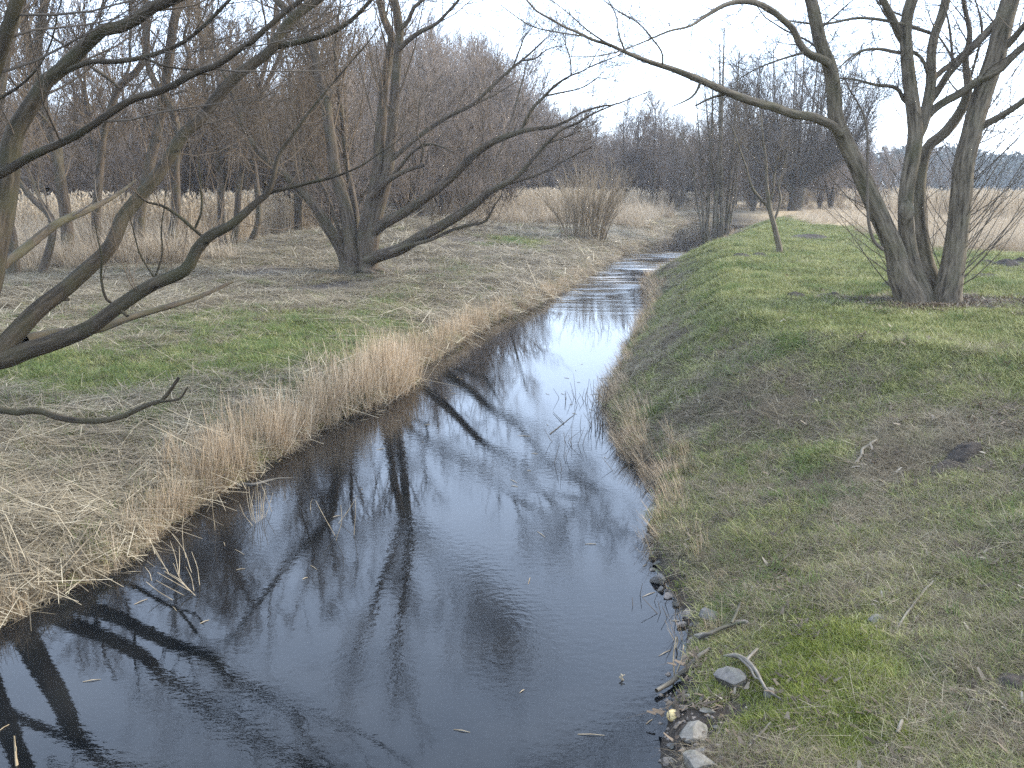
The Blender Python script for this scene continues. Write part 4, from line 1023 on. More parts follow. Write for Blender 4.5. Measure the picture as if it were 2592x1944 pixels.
m_, t_, b_ = nodes('skyline_foliage'); b_.inputs['Roughness'].default_value = .9
ta = N(t_, 'ShaderNodeAttribute', attribute_name='blade')
t_.links.new(ramp(t_, ta.outputs['Fac'], [(0, (0.05, 0.065, 0.06)), (.6, (0.095, 0.105, 0.095)), (1, (0.15, 0.14, 0.125))]), b_.inputs['Base Color'])
n = 42000
u = rng.uniform(2020, 3000, 420); Yc = rng.uniform(240, 330, 420)
vt = 402 + 24 * (fbm(u / 70., u * 0, 5) - .5) * 2 + rng.normal(size=420) * 7
ctr = np.array([at(a, c, y) for a, c, y in zip(u, vt, Yc)])
k = rng.integers(0, 420, n)
hz = ctr[k, 2]
q = rng.random(n) ** .7
px_ = ctr[k, 0] + rng.normal(size=n) * (3.2 - 2.0 * q); py_ = ctr[k, 1] + rng.normal(size=n) * 3
pz_ = 1.0 + q * hz
c_ = np.stack([px_, py_, pz_], 1)
e1 = rng.normal(size=(n, 3)) * .42; e2 = rng.normal(size=(n, 3)) * .42
V = np.stack([c_ - e1, c_ + e1, c_ + e2], 1).reshape(-1, 3)
tag(link('skyline_wood', mesh('skyline_wood', V, None, np.arange(3 * n).reshape(-1, 3), False, {'blade': ('FLOAT', np.repeat(rng.random(420)[k], 3).astype(np.float32))}), m_), 'dark bluish wood along the horizon at the right', 'woodland', kind='stuff')

# ------------------------------------------------------------------ ground cover (nobody could count it)
def blades(n, rad, ln, wd, th0, droop, seed, az=None, z0=(0, 0), segs=3, plume=0, wtip=.15):
    r = np.random.default_rng(seed)
    a = r.uniform(0, 2 * np.pi, n); q = np.sqrt(r.random(n)) * rad
    base = np.stack([q * np.cos(a), q * np.sin(a), r.uniform(z0[0], z0[1], n)], 1)
    az_ = r.uniform(0, 2 * np.pi, n) if az is None else az[0] + r.normal(size=n) * az[1]
    L = r.uniform(*ln, n); W = r.uniform(*wd, n)
    th = np.radians(r.uniform(*th0, n)); dr = np.radians(r.uniform(*droop, n))
    side = np.stack([-np.sin(az_ + r.normal(size=n) * .5), np.cos(az_), np.zeros(n)], 1)
    pts, p = [base], base
    for k in range(segs):
        t_ = th + dr * (k + .5) / segs
        d = np.stack([np.sin(t_) * np.cos(az_), np.sin(t_) * np.sin(az_), np.cos(t_)], 1)
        p = p + d * (L / segs)[:, None]
        p = np.concatenate([p[:, :2], np.maximum(p[:, 2:], .004)], 1)
        pts.append(p)
    Vv, F4, F3, tone = [], [], [], []
    lev = segs + 1
    wk = [1 - (1 - wtip) * (k / segs) for k in range(lev)]
    arr = np.stack([np.stack([pts[k] - side * (W * wk[k] / 2)[:, None], pts[k] + side * (W * wk[k] / 2)[:, None]], 1) for k in range(lev)], 1)
    Vv = arr.reshape(-1, 3)
    b0 = np.arange(n)[:, None] * lev * 2 + np.arange(segs)[None] * 2
    F4 = np.stack([b0, b0 + 1, b0 + 3, b0 + 2], -1).reshape(-1, 4)
    tone = np.repeat(r.uniform(-.28, .36, n), lev * 2)
    if plume:
        m = r.random(n) < plume
        tip = pts[-1][m]; kk = len(tip)
        dx = np.stack([np.cos(az_[m]), np.sin(az_[m]), np.zeros(kk)], 1) * .07
        sd = np.stack([-np.sin(az_[m]), np.cos(az_[m]), np.zeros(kk)], 1) * .03
        o = len(Vv)
        up_v = np.array([0, 0, .12])
        PV = np.stack([tip - up_v * .6, tip + sd + dx * .4, tip + dx * 1.2 + up_v, tip - sd + dx * .4], 1).reshape(-1, 3)
        PV2 = np.stack([tip - up_v * .6, tip + dx + up_v * .2, tip + dx * 1.4 + up_v * .9, tip - dx * .2 + up_v * .4], 1).reshape(-1, 3)
        Vv = np.concatenate([Vv, PV, PV2])
        ff = np.arange(kk * 2)[:, None] * 4 + np.arange(4)[None] + o
        F4 = np.concatenate([F4, ff])
        tone = np.concatenate([tone, np.full(kk * 8, .3)])
    return Vv, F4, tone
def clump(name, mat, parts):
    Vs, Fs, Ts, o = [], [], [], 0
    for V, F4, T in parts:
        Vs.append(V); Fs.append(F4 + o); Ts.append(T); o += len(V)
    me = mesh(name, np.concatenate(Vs), np.concatenate(Fs), None, False, {'blade': ('FLOAT', np.concatenate(Ts).astype(np.float32))})
    me.materials.append(mat)
    return bpy.data.objects.new(name, me)
def kit(name, objs):
    c = bpy.data.collections.new(name)
    for o in objs: c.objects.link(o)
    return c
KIT = {
    'lawn': kit('lawn_kit', [clump('lawn_clump', M_lawn, [blades(85, .125, (.025, .08), (.0028, .0044), (5, 65), (20, 80), s), blades(8, .12, (.04, .10), (.0022, .0035), (60, 88), (0, 20), s + 50)]) for s in range(4)]),
    'fresh': kit('fresh_kit', [clump('fresh_clump', M_bright, [blades(46, .06, (.05, .13), (.003, .0045), (5, 55), (20, 80), s)]) for s in range(10, 13)]),
    'dry': kit('dry_kit', [clump('dry_clump', M_dry, [blades(40, .12, (.07, .20), (.0024, .004), (35, 85), (5, 55), s, z0=(0, .02)), blades(10, .12, (.05, .14), (.002, .0035), (0, 40), (20, 70), s + 70)]) for s in range(20, 24)]),
    'litter': kit('litter_kit', [clump('litter_clump', M_straw, [blades(16, .22, (.15, .5), (.0035, .007), (78, 92), (0, 14), s, z0=(.01, .06), wtip=.6), blades(16, .16, (.06, .2), (.0025, .004), (40, 88), (0, 40), s + 60)]) for s in range(30, 34)]),
    'tuft': kit('tuft_kit', [clump('reed_tuft', M_reed, [blades(17, .14, (.2, .66), (.0045, .0075), (0, 16), (0, 18), s, wtip=.5), blades(5, .15, (.3, .6), (.004, .0065), (20, 60), (-10, 20), s + 20, wtip=.5), blades(12, .13, (.15, .4), (.004, .007), (10, 45), (30, 100), s + 40), blades(12, .15, (.08, .25), (.004, .006), (50, 85), (0, 40), s + 90)]) for s in range(40, 44)]),
    'sedge': kit('sedge_kit', [clump('sedge_clump', M_sedge, [blades(60, .28, (.5, 1.15), (.007, .012), (3, 35), (20, 85), s, segs=4), blades(16, .3, (.3, .8), (.007, .012), (50, 85), (0, 30), s + 33)]) for s in range(60, 64)]),
    'reed': kit('reed_kit', [clump('tall_reed', M_sedge, [blades(30, .4, (1.3, 2.05), (.012, .02), (0, 10), (0, 16), s, plume=.5, wtip=.5), blades(34, .4, (.5, 1.2), (.012, .02), (8, 40), (10, 70), s + 44)]) for s in range(70, 73)]),
    'tussock': kit('tussock_kit', [clump('tussock', M_dry if s % 2 else M_lawn, [blades(56, .07, (.06, .21), (.003, .005), (8, 65), (40, 110), s, segs=4), blades(16, .12, (.06, .2), (.0028, .0045), (60, 88), (0, 30), s + 22)]) for s in range(90, 96)]),
    'leaf': kit('leaf_kit', [clump('leaf_scrap', M_leaf, [blades(26, .16, (.03, .075), (.014, .03), (50, 95), (-30, 40), s, z0=(0, .03), segs=2, wtip=.4), blades(9, .16, (.08, .25), (.003, .006), (70, 92), (0, 20), s + 11, z0=(.01, .04))]) for s in range(100, 104)]),
    'moss': kit('moss_kit', [clump('moss_clump', M_moss, [blades(75, .085, (.02, .065), (.0026, .004), (0, 60), (10, 70), s)]) for s in range(80, 83)]),
}
_ng = {}
def scatter_group(kitname):
    if kitname in _ng: return _ng[kitname]
    g = bpy.data.node_groups.new('scatter_' + kitname, 'GeometryNodeTree')
    g.interface.new_socket('Geometry', in_out='INPUT', socket_type='NodeSocketGeometry')
    g.interface.new_socket('Geometry', in_out='OUTPUT', socket_type='NodeSocketGeometry')
    gi = g.nodes.new('NodeGroupInput'); go = g.nodes.new('NodeGroupOutput')
    ci = g.nodes.new('GeometryNodeCollectionInfo')
    ci.inputs['Collection'].default_value = KIT[kitname]
    ci.inputs['Separate Children'].default_value = True
    ci.inputs['Reset Children'].default_value = True
    ip = g.nodes.new('GeometryNodeInstanceOnPoints')
    ip.inputs['Pick Instance'].default_value = True
    def na(nm, typ):
        n = g.nodes.new('GeometryNodeInputNamedAttribute'); n.data_type = typ; n.inputs['Name'].default_value = nm
        return n.outputs[0]
    g.links.new(gi.outputs[0], ip.inputs['Points'])
    g.links.new(ci.outputs[0], ip.inputs['Instance'])
    g.links.new(na('idx', 'INT'), ip.inputs['Instance Index'])
    g.links.new(na('rot', 'FLOAT_VECTOR'), ip.inputs['Rotation'])
    g.links.new(na('scl', 'FLOAT_VECTOR'), ip.inputs['Scale'])
    g.links.new(ip.outputs[0], go.inputs[0])
    _ng[kitname] = g
    return g
def scatter(name, kitname, x, y, scl, label, cat, slope=.8, az=None, sink=0.0, zs=None, flatz=None):
    n = len(x)
    z = height(x, y) if flatz is None else np.full(n, flatz)
    nn = normals(x, y); nn = nn * np.array([slope, slope, 1]); nn /= np.linalg.norm(nn, axis=1, keepdims=True)
    a = rng.uniform(0, 6.283, n) if az is None else az + rng.normal(size=n) * .5
    xa = np.stack([np.cos(a), np.sin(a), np.zeros(n)], 1)
    xa = xa - (xa * nn).sum(1, keepdims=True) * nn; xa /= np.linalg.norm(xa, axis=1, keepdims=True)
    ya = np.cross(nn, xa)
    rx = np.arctan2(ya[:, 2], nn[:, 2]); ry = -np.arcsin(np.clip(xa[:, 2], -1, 1)); rz = np.arctan2(xa[:, 1], xa[:, 0])
    s3 = np.stack([scl, scl, scl * (1 if zs is None else zs)], 1)
    me = mesh(name, np.stack([x, y, z - sink], 1), None, None, True, {'rot': ('FLOAT_VECTOR', np.stack([rx, ry, rz], 1).astype(np.float32)),
              'scl': ('FLOAT_VECTOR', s3.astype(np.float32)), 'idx': ('INT', rng.integers(0, 99, n).astype(np.int32) % len(KIT[kitname].objects))})
    o = link(name, me)
    md = o.modifiers.new('scatter', 'NODES'); md.node_group = scatter_group(kitname)
    return tag(o, label, cat, kind='stuff')
def sample(n, y0, y1, side=.66, marg=2.0):
    y = np.exp(rng.uniform(math.log(y0), math.log(y1), n))
    x = rng.uniform(-1, 1, n) * (side * y + marg)
    return x, y
def grow_scale(y, a=16.0): return 1 + np.clip(y - 4, 0, 99) / a

x, y = sample(125000, 2.6, 80)
dl, dr = dist_lr(x, y)
g_, s_, m_, f_ = zones(x, y)
ron = rng.random(len(x))
land = (np.maximum(dl, dr) > 0.03)
bare = rng.random(len(x)) < s_ * 1.05
sel_moss = land & (rng.random(len(x)) < m_ * .9) & ~bare & (y < 9)
onleft = dl > 0
far_field = (onleft & (y > 30) & (dl > 15)) | (~onleft & (f_ > .5))
litter_l = onleft & (y < 13.5) & (dl > .35)
pg = np.clip((g_ - .08) * 1.5, 0.03, 1)
sel_green = land & ~bare & ~sel_moss & (ron < pg) & ~far_field
sel_dry = land & ~bare & ~sel_moss & ~sel_green & ~far_field
lit_p = np.where(litter_l, np.clip(1.1 - g_ * 1.5, .05, .85), np.where(onleft, .28, np.where(y < 14, .13, .05)))
sel_lit = sel_dry & (rng.random(len(x)) < lit_p)
sel_dry = sel_dry & ~sel_lit
fresh = sel_green & (rng.random(len(x)) < np.where(onleft, .35, .035 + .3 * (fbm(x * 1.1, y * 1.1, 90) > .64)))
sel_green &= ~fresh
S1 = grow_scale(y)
def put(name, kitname, s, sc, label, cat, **kw):
    return scatter(name, kitname, x[s], y[s], (S1 * sc * np.where((y > 4) & ~onleft & (name == 'dry_grass'), .8, 1) * (1 if name != 'straw_litter' else np.where(onleft, 1.0, .5)))[s] * rng.uniform(.75, 1.3, s.sum()), label, cat, zs=(S1 ** -.62)[s] * (.75 if name == 'dry_grass' else 1), **kw)
put('lawn_grass', 'lawn', sel_green, 1.0, 'short yellowish green winter grass on both banks', 'grass')
put('fresh_grass', 'fresh', fresh, 1.0, 'fresher green grass tufts among the winter grass', 'grass')
put('dry_grass', 'dry', sel_dry, 1.0, 'dry matted brown grass on the stream banks', 'grass')
put('straw_litter', 'litter', sel_lit, .9, 'pale flattened straw and reed litter on the banks', 'straw')
put('moss', 'moss', sel_moss, 1.0, 'yellow-green mossy turf at the foot of the right bank', 'moss')

# tussocks of longer grass, clustered on the slopes
xt, yt = sample(16000, 2.8, 40)
dlt, drt = dist_lr(xt, yt)
cl = fbm(xt * 1.4, yt * 1.4, 140) + .5 * fbm(xt * 5, yt * 5, 141)
crs = np.interp(yt, [0, 5, 8, 9.3, 11, 14, 20, 50], [7, 6.4, 5.2, 4.2, 2.4, 1.9, 1.9, 3.0])
gt, st_, mt, ft = zones(xt, yt)
okt = (np.maximum(dlt, drt) > .08) & (cl > np.where(drt > 0, np.where(drt < crs * 1.15, np.where(yt < 8, .86, .78), .98), .88)) & (st_ < .5) & (mt < .3) & (ft < .4)
scatter('tussocks', 'tussock', xt[okt], yt[okt], rng.uniform(.5, 1.0, okt.sum()) * grow_scale(yt[okt], 40), 'longer drooping grass tussocks on the stream banks', 'grass', slope=.9)
nl = 1700
an = rng.uniform(0, 6.283, nl); rd = np.abs(rng.normal(size=nl)) * .62 + .12
lx = np.where(np.arange(nl) < 1300, D_BASE[0] + 1.25 * rd * np.cos(an), B_BASE[0] + 1.5 * rd * np.cos(an)); ly = np.where(np.arange(nl) < 1300, D_BASE[1] - .15 + .85 * rd * np.sin(an), B_BASE[1] - .2 + 1.3 * rd * np.sin(an))
xs_, ys_ = sample(1500, 3, 22); dls, drs = dist_lr(xs_, ys_); oks = np.maximum(dls, drs) > .1
lx = np.concatenate([lx, xs_[oks]]); ly = np.concatenate([ly, ys_[oks]])
scatter('leaf_litter', 'leaf', lx, ly, rng.uniform(.6, 1.2, len(lx)), 'brown dead leaves and bits of twig round the tree feet and on the banks', 'leaves', slope=.9)

# reeds along the left waterline, sparser dry stems on the right one
yy = np.exp(rng.uniform(math.log(5.5), math.log(75), 5200))
off = np.abs(rng.normal(size=5200)) * np.interp(yy, [5, 8, 11, 15, 22, 60], [.08, .1, .27, .28, .14, .4]) - .03
keepm = rng.random(5200) < np.interp(yy, [5.5, 7.5, 9, 10.5, 14.6, 15.2, 20, 60], [.25, .35, .5, .6, .66, .6, .65, .8]) * np.clip(2.2 * fbm(yy * 1.6, off * 3, 61) - .35, .15, 1.2)
xx = np.interp(yy, _yy, _xl) - off / np.interp(yy, _yy, _cl)
hh = np.interp(yy, [5, 8, 10, 12, 14.4, 15.2, 20, 35, 75], [.40, .5, .72, .95, 1.0, .66, .55, .34, .35])
scatter('waterside_reeds', 'tuft', xx[keepm], yy[keepm], (hh * rng.uniform(.45, 1.3, 5200))[keepm], 'tan reed stems standing along the left edge of the water', 'reeds', slope=.1, sink=.05)
yy = np.exp(rng.uniform(math.log(5), math.log(60), 1700))
off = np.abs(rng.normal(size=1700)) * .2 - .04
xx = np.interp(yy, _yy, _xr) + off / np.interp(yy, _yy, _cr)
keepm = rng.random(1700) < np.interp(yy, [5, 6.5, 7.5, 10, 13, 14, 20, 60], [.0, .06, .25, .5, .8, .35, .4, .6])
scatter('bank_foot_grass', 'tuft', xx[keepm], yy[keepm], (rng.uniform(.25, .55, 1700) * np.interp(yy, [5, 12, 30], [.8, 1, 1.2]))[keepm], 'dry brown grass overhanging the right edge of the water', 'grass', slope=.6, sink=.03)

# long arching sedge and the tall reed beds
n = 12000
yv = np.exp(rng.uniform(math.log(22), math.log(75), n)); xv = rng.uniform(-1, 1, n) * .68 * yv
dl, dr = dist_lr(xv, yv)
nz = fbm(xv * .3, yv * .3, 55)
ok = (dl > 8.5 + 3 * nz) & (yv > 25.5 + 4 * nz - .1 * np.clip(dl - 9, 0, 20)) & ~((yv > 30) & (dl < 15) & (yv < 56))
ok |= (dl > 1.0) & (yv > 56)
scatter('sedge', 'sedge', xv[ok], yv[ok], rng.uniform(.55, 1.0, ok.sum()) * (.8 + 1.1 * nz[ok]) * np.clip(.75 + (yv[ok] - 25) * .05, .75, 1.35), 'long arching tan sedge behind the left bank', 'grass', slope=.2)
n = 7000
yv = np.exp(rng.uniform(math.log(36), math.log(96), n)); xv = rng.uniform(-1, 1, n) * .68 * yv
dl, dr = dist_lr(xv, yv)
nz = fbm(xv * .2, yv * .2, 57)
ok = (dl > np.where(yv > 60, 2.5, 13) + 4 * nz) & (yv > np.where(xv < -10, 31, 55) + 6 * nz) & (xv < 60)
ok2 = (dr > 9) & (xv > 15 + 8 * nz - .05 * yv) & (yv > 52 + 6 * nz)
scatter('tall_reeds', 'reed', xv[ok], yv[ok], rng.uniform(.75, 1.05, ok.sum()), 'tall pale reeds with feathery heads in front of the wood', 'reeds', slope=0)
scatter('field_reeds', 'reed', xv[ok2], yv[ok2], rng.uniform(.5, .85, ok2.sum()), 'pinkish tan reeds along the field on the right', 'reeds', slope=0)
n = 9000
yv = np.exp(rng.uniform(math.log(20), math.log(120), n)); xv = rng.uniform(.05, .72, n) * yv
g_, s_, m_, f_ = zones(xv, yv)
dl, dr = dist_lr(xv, yv)
ok = (f_ > .35 + .3 * rng.random(n)) & (dr > 3)
scatter('field_grass', 'sedge', xv[ok], yv[ok], rng.uniform(.35, .6, ok.sum()), 'low pale dry grass of the field beyond the tree on the right', 'grass', slope=.3)

# thin dead stems standing in the water off the right bank
tb = Tubes()
for u, v, n, hgt in [(1500, 1010, 12, .3), (1523, 1075, 16, .28), (1545, 1040, 12, .35), (1437, 1125, 5, .2), (1415, 1170, 3, .2), (1605, 1215, 6, .15), (1455, 1010, 5, .15), (1590, 1130, 14, .2), (1570, 990, 14, .4), (1620, 850, 12, .4), (1600, 900, 12, .4), (1640, 770, 10, .4), (1660, 1500, 5, .1), (1690, 1560, 5, .1)]:
    n = int(n * 1.6)
    c = on_plane(u, v)
    P0 = np.stack([c[0] + rng.normal(size=n) * .1, c[1] + rng.normal(size=n) * .16, np.full(n, -.1)], 1)
    tp = P0 + np.stack([rng.normal(size=n) * .09, rng.normal(size=n) * .09, rng.uniform(.4, 1.2, n) * hgt + .1], 1)
    mid_ = (P0 + tp) / 2 + rng.normal(size=(n, 3)) * .015
    tb.add(np.stack([P0, mid_, tp], 1), np.tile([.0036, .003, .0018], (n, 1)), 4)
tag(tb.build('water_stems', M_twig_dark), 'thin dark dead stems standing in the water off the right bank', 'reeds', kind='stuff')

nf = 70
yf = rng.uniform(4, 16, nf); qf = rng.random(nf) ** .6
xl_, xr_ = np.interp(yf, _yy, _xl), np.interp(yf, _yy, _xr)
xf = np.where(rng.random(nf) < .5, xl_ + .05 + (xr_ - xl_) * .5 * (1 - qf), xr_ - .05 - (xr_ - xl_) * .35 * (1 - qf))
fl = Tubes()
th_ = rng.uniform(0, 6.283, nf); ll = rng.uniform(.02, .16, nf)
dv = np.stack([np.cos(th_), np.sin(th_), 0 * th_], 1) * ll[:, None]
pf = np.stack([xf, yf, np.full(nf, .002)], 1)
fl.add(np.stack([pf - dv / 2, pf + np.array([0, 0, .004]), pf + dv / 2], 1), np.tile([.002, .0032, .0015], (nf, 1)), 4)
tag(fl.build('floating_straw', M_straw_stem), 'bits of broken straw floating on the water near the banks', 'straw', kind='stuff')

# ------------------------------------------------------------------ molehills and bare earth
def lump(name, label, cat, u, v, rx, ry, hz, mat, seed, rz=0., group=None):
    c = ground(u, v)
    ri = np.linspace(0, 1, 9)[1:]; an = np.linspace(0, 2 * np.pi, 29)[:-1]
    V = [(0, 0, 1.)]
    RR, AA = np.meshgrid(ri, an, indexing='ij')
    out_r = 1 + .35 * (fbm(np.cos(AA) * 1.6 + seed, np.sin(AA) * 1.6, seed, 3) - .5) * 2
    X = RR * np.cos(AA) * out_r * rx; Yq = RR * np.sin(AA) * out_r * ry
    X, Yq = X * math.cos(rz) - Yq * math.sin(rz), X * math.sin(rz) + Yq * math.cos(rz)
    hq = (1 - RR ** 2) * hz * (.5 + fbm(X * 14 + seed, Yq * 14, seed + 4, 4) * 1.1) - .025 * (RR > .95)
    Z = height(c[0] + X, c[1] + Yq) + hq + .012
    V = np.concatenate([[[c[0], c[1], c[2] + hz * .8]], np.stack([X + c[0], Yq + c[1], Z], -1).reshape(-1, 3)])
    V[:, :2] -= c[:2]; V[:, 2] -= c[2]
    n = 28
    F3 = np.array([(0, 1 + j, 1 + (j + 1) % n) for j in range(n)])
    F4 = np.array([(1 + i * n + j, 1 + (i + 1) * n + j, 1 + (i + 1) * n + (j + 1) % n, 1 + i * n + (j + 1) % n) for i in range(7) for j in range(n)])
    o = link(name, mesh(name, V, F4, F3, True), mat)
    o.location = c
    return tag(o, label, cat, group)
for i, (u, v, rx, ry, hz, lb) in enumerate(MH):
    lump('molehill' if i < 11 else 'earth_patch', lb, 'molehill' if i < 11 else 'bare earth', u, v, rx, ry, hz, M_soil, 300 + i, rz=.6 if i > 10 else 0.)

# ------------------------------------------------------------------ stones at the water's edge
def stone(label, u, v, rpx, mat, seed, flat=.7, sink=.36, long=1.25, round_=False):
    c = ground(u, v + rpx * .6)
    dpt = math.sqrt(c[0] ** 2 + c[1] ** 2 + (CAM_Z - c[2]) ** 2)
    r = rpx / F * dpt
    rs = np.random.default_rng(seed)
    import bmesh
    bm = bmesh.new()
    bmesh.ops.create_icosphere(bm, subdivisions=3, radius=1)
    pl = [(Vector(rs.normal(size=3)).normalized(), rs.uniform(.42, .74)) for _ in range(0 if round_ else 15)]
    for vt_ in bm.verts:
        p = vt_.co.copy()
        for nrm, dd in pl:
            k = p.dot(nrm)
            if k > dd: p -= nrm * (k - dd) * .97
        vt_.co = Vector((p.x * long, p.y, p.z * flat)) * r * (1 if round_ else 1.35)
    me = bpy.data.meshes.new('stone'); bm.to_mesh(me); bm.free()
    for p in me.polygons: p.use_smooth = round_
    o = link('stone', me, mat)
    o.location = (c[0], c[1], max(c[2], 0.0) + r * flat * (1 - 2 * sink) * .9)
    o.rotation_euler = (rs.uniform(-.2, .2), rs.uniform(-.2, .2), rs.uniform(0, 6))
    return tag(o, label, 'stone', 'stones at the foot of the right bank')
ST = [('angular grey-brown stone touching the water, upper left of a close pair', 1739, 1550, 17, M_stone_brown, .8),
      ('bigger dark stone tucked against the grass, right of the pair by the water', 1790, 1553, 25, M_stone_dark, .8),
      ('pale grey wedge-shaped stone between the pair and the driftwood', 1780, 1606, 22, M_stone, .7),
      ('brown stone half buried in turf above the driftwood', 1875, 1577, 18, M_stone_brown, .8),
      ('large wet bluish-black rounded stone beneath the forked driftwood', 1857, 1716, 34, M_stone_dark, .8),
      ('small pale stone in the moss under the tail of the forked driftwood', 1950, 1752, 15, M_stone, 1.1),
      ('big pale grey faceted stone on the mud just below the yellow stone', 1750, 1850, 33, M_stone, .75),
      ('flat mossy stone sunk in the mud right of the big pale one', 1802, 1885, 30, M_stone_brown, .35),
      ('large grey block at the bottom edge of the picture by the water', 1772, 1928, 38, M_stone, .85),
      ('small brown pebble between the yellow stone and the grass', 1756, 1817, 11, M_stone_brown, .7),
      ('little pale pebble on the mud below the driftwood log', 1740, 1760, 9, M_stone, .6),
      ('flat pale stone on the dark mud under the green tuft', 1792, 1798, 14, M_stone, .4),
      ('flat grey stone lying in the grass high on the slope, away from the water', 2222, 1565, 19, M_stone, .5),
      ('reddish stone peeping out of the moss at the bottom edge', 1985, 1934, 16, M_stone_brown, .7),
      ('dark stone under overhanging grass farthest up the right waterline', 1642, 1361, 13, M_stone_dark, .7),
      ('dark wet stone at the waterline below the overhanging green tuft', 1656, 1400, 14, M_stone_dark, .7),
      ('black stone at the waterline where thin stems stand in the water', 1662, 1462, 19, M_stone_dark, .7)]
for i, (lb, u, v, r, m_, fl) in enumerate(ST): stone(lb, u, v, r, m_, 500 + i, fl)
o = stone('round yellow stone at the edge of the water', 1704, 1812, 16, M_stone_yellow, 777, .9, .2, 1.0, True)
for i, (u, v, r) in enumerate([(1648, 1330, 9), (1650, 1385, 8), (1662, 1425, 10), (1650, 1440, 7), (1672, 1490, 9), (1690, 1508, 10), (1712, 1530, 9), (1725, 1580, 11), (1752, 1580, 10), (1748, 1622, 9), (1764, 1580, 8), (1820, 1760, 9),
                                (1776, 1770, 9), (1730, 1790, 8), (1700, 1890, 11), (1690, 1925, 12), (1725, 1905, 10), (1828, 1925, 14), (1815, 1840, 9), (1840, 1640, 8)]):
    stone('small dark stone half buried in the mud along the right waterline', u, v, r, (M_stone_dark, M_stone_brown)[i % 2], 900 + i, .75, .35)
# pebbles on the mud
tbm = []
for k in range(90):
    u, v = rng.uniform(1670, 1830), rng.uniform(1700, 1940)
    c = ground(u, v)
    tbm.append((c, rng.uniform(.006, .02)))
V0 = np.array([(0, 0, .7), (1, 0, 0), (.3, .9, 0), (-.8, .6, 0), (-.8, -.6, 0), (.3, -.9, 0), (0, 0, -.5)])
F0 = np.array([(0, 1, 2), (0, 2, 3), (0, 3, 4), (0, 4, 5), (0, 5, 1), (6, 2, 1), (6, 3, 2), (6, 4, 3), (6, 5, 4), (6, 1, 5)])
Vs, Fs = [], []
for k, (c, r) in enumerate(tbm):
    a = rng.uniform(0, 6); ca, sa = math.cos(a), math.sin(a)
    v_ = V0 * r * rng.uniform(.7, 1.3, V0.shape); v_ = np.stack([v_[:, 0] * ca - v_[:, 1] * sa, v_[:, 0] * sa + v_[:, 1] * ca, v_[:, 2]], 1) + c
    Vs.append(v_); Fs.append(F0 + 7 * k)
tag(link('gravel', mesh('gravel', np.concatenate(Vs), None, np.concatenate(Fs), True), M_stone_brown), 'small pebbles on the mud at the foot of the right bank', 'gravel', kind='stuff')

# ------------------------------------------------------------------ driftwood and sticks
def ground_line(pts, wid, lift=.02, n=18):
    P = np.array([ground(u, v) for u, v in pts])
    d = np.linalg.norm(P - np.array([0, 0, CAM_Z]), axis=1)
    R = np.interp(np.linspace(0, 1, len(P)), np.linspace(0, 1, len(wid)), wid) * .5 / F * d
    P, R = resample(P, R, n)
    P[:, 2] = np.maximum(height(P[:, 0], P[:, 1]), 0) + R * .8 + lift
    return P, R
def stick(name, label, cat, pts, wid, mat, lift=.01, S=8, rough=.12, forks=(), group=None):
    P, R = ground_line(pts, wid, lift)
    c = P[0].copy()
    o = Tubes().add(P - c, R, S, rough)
    for f, w_ in forks:
        p, r = ground_line(f, w_, lift + .01, 8); o.add(p - c, r, S, rough)
    ob = o.build(name, mat); ob.location = c
    return tag(ob, label, cat, group)
stick('driftwood', 'dark wet log end lying half in the water among the stones', 'driftwood', [(1661, 1764), (1700, 1740), (1727, 1718), (1756, 1689), (1797, 1655)], [11, 13, 14, 13, 8], M_wet, .02)
stick('driftwood', 'straight pale brown branch slanting up from the water onto the turf', 'driftwood', [(1768, 1640), (1790, 1628), (1814, 1619), (1850, 1606), (1886, 1596)], [10, 10, 9, 7], M_dead, .05, forks=[([(1850, 1606), (1862, 1578), (1872, 1550)], [8, 6])])
stick('forked_driftwood', 'bleached forked piece of driftwood with split grain arching over a dark stone', 'driftwood',
      [(1831, 1681), (1860, 1687), (1889, 1698), (1912, 1726), (1927, 1752), (1941, 1772), (1976, 1793)], [4, 13, 14, 11, 9, 8, 4], M_pale, .05, 8, .38,
      [([(1889, 1698), (1902, 1684), (1915, 1671)], [9, 6]), ([(1868, 1692), (1900, 1722), (1916, 1745), (1926, 1750)], [6, 6, 3])])
stick('dead_branch', 'crooked pale stick curled in the straw on the left bank', 'stick', [(446, 1110), (425, 1116), (416, 1126), (416, 1140), (418, 1155)], [6, 9, 9, 8, 5], M_pale, .04)
stick('dead_branch', 'bent bleached twig lying on the right bank slope', 'stick', [(2218, 1125), (2200, 1138), (2184, 1147), (2180, 1165), (2162, 1183)], [5, 6, 7, 7, 3], M_pale, .03)
stick('dead_branch', 'long straight straw-coloured stick on the turf right of the mossy patch', 'stick', [(2361, 1488), (2324, 1529), (2296, 1566), (2270, 1605)], [5, 6, 6, 5], M_pale, .03)
stick('dead_branch', 'shorter stick lying beside the long straight one on the turf', 'stick', [(2348, 1540), (2330, 1562), (2311, 1587)], [5, 5, 3], M_pale, .02)
stick('dead_branch', 'thin stick lying on the moss near the bottom edge', 'stick', [(1949, 1849), (1922, 1878), (1895, 1908)], [5, 6, 4], M_pale, .03)
stick('dead_branch', 'stubby white stick end in the grass at bottom right', 'stick', [(2281, 1845), (2275, 1860), (2270, 1874)], [8, 9, 7], M_pale, .03)
stick('sunken_branch', 'dark branch lying in the water along the left bank', 'branch', [(570, 1218), (607, 1226), (640, 1228), (662, 1223), (705, 1212), (748, 1209)], [7, 9, 8, 8, 6, 3], M_wet, -.012)
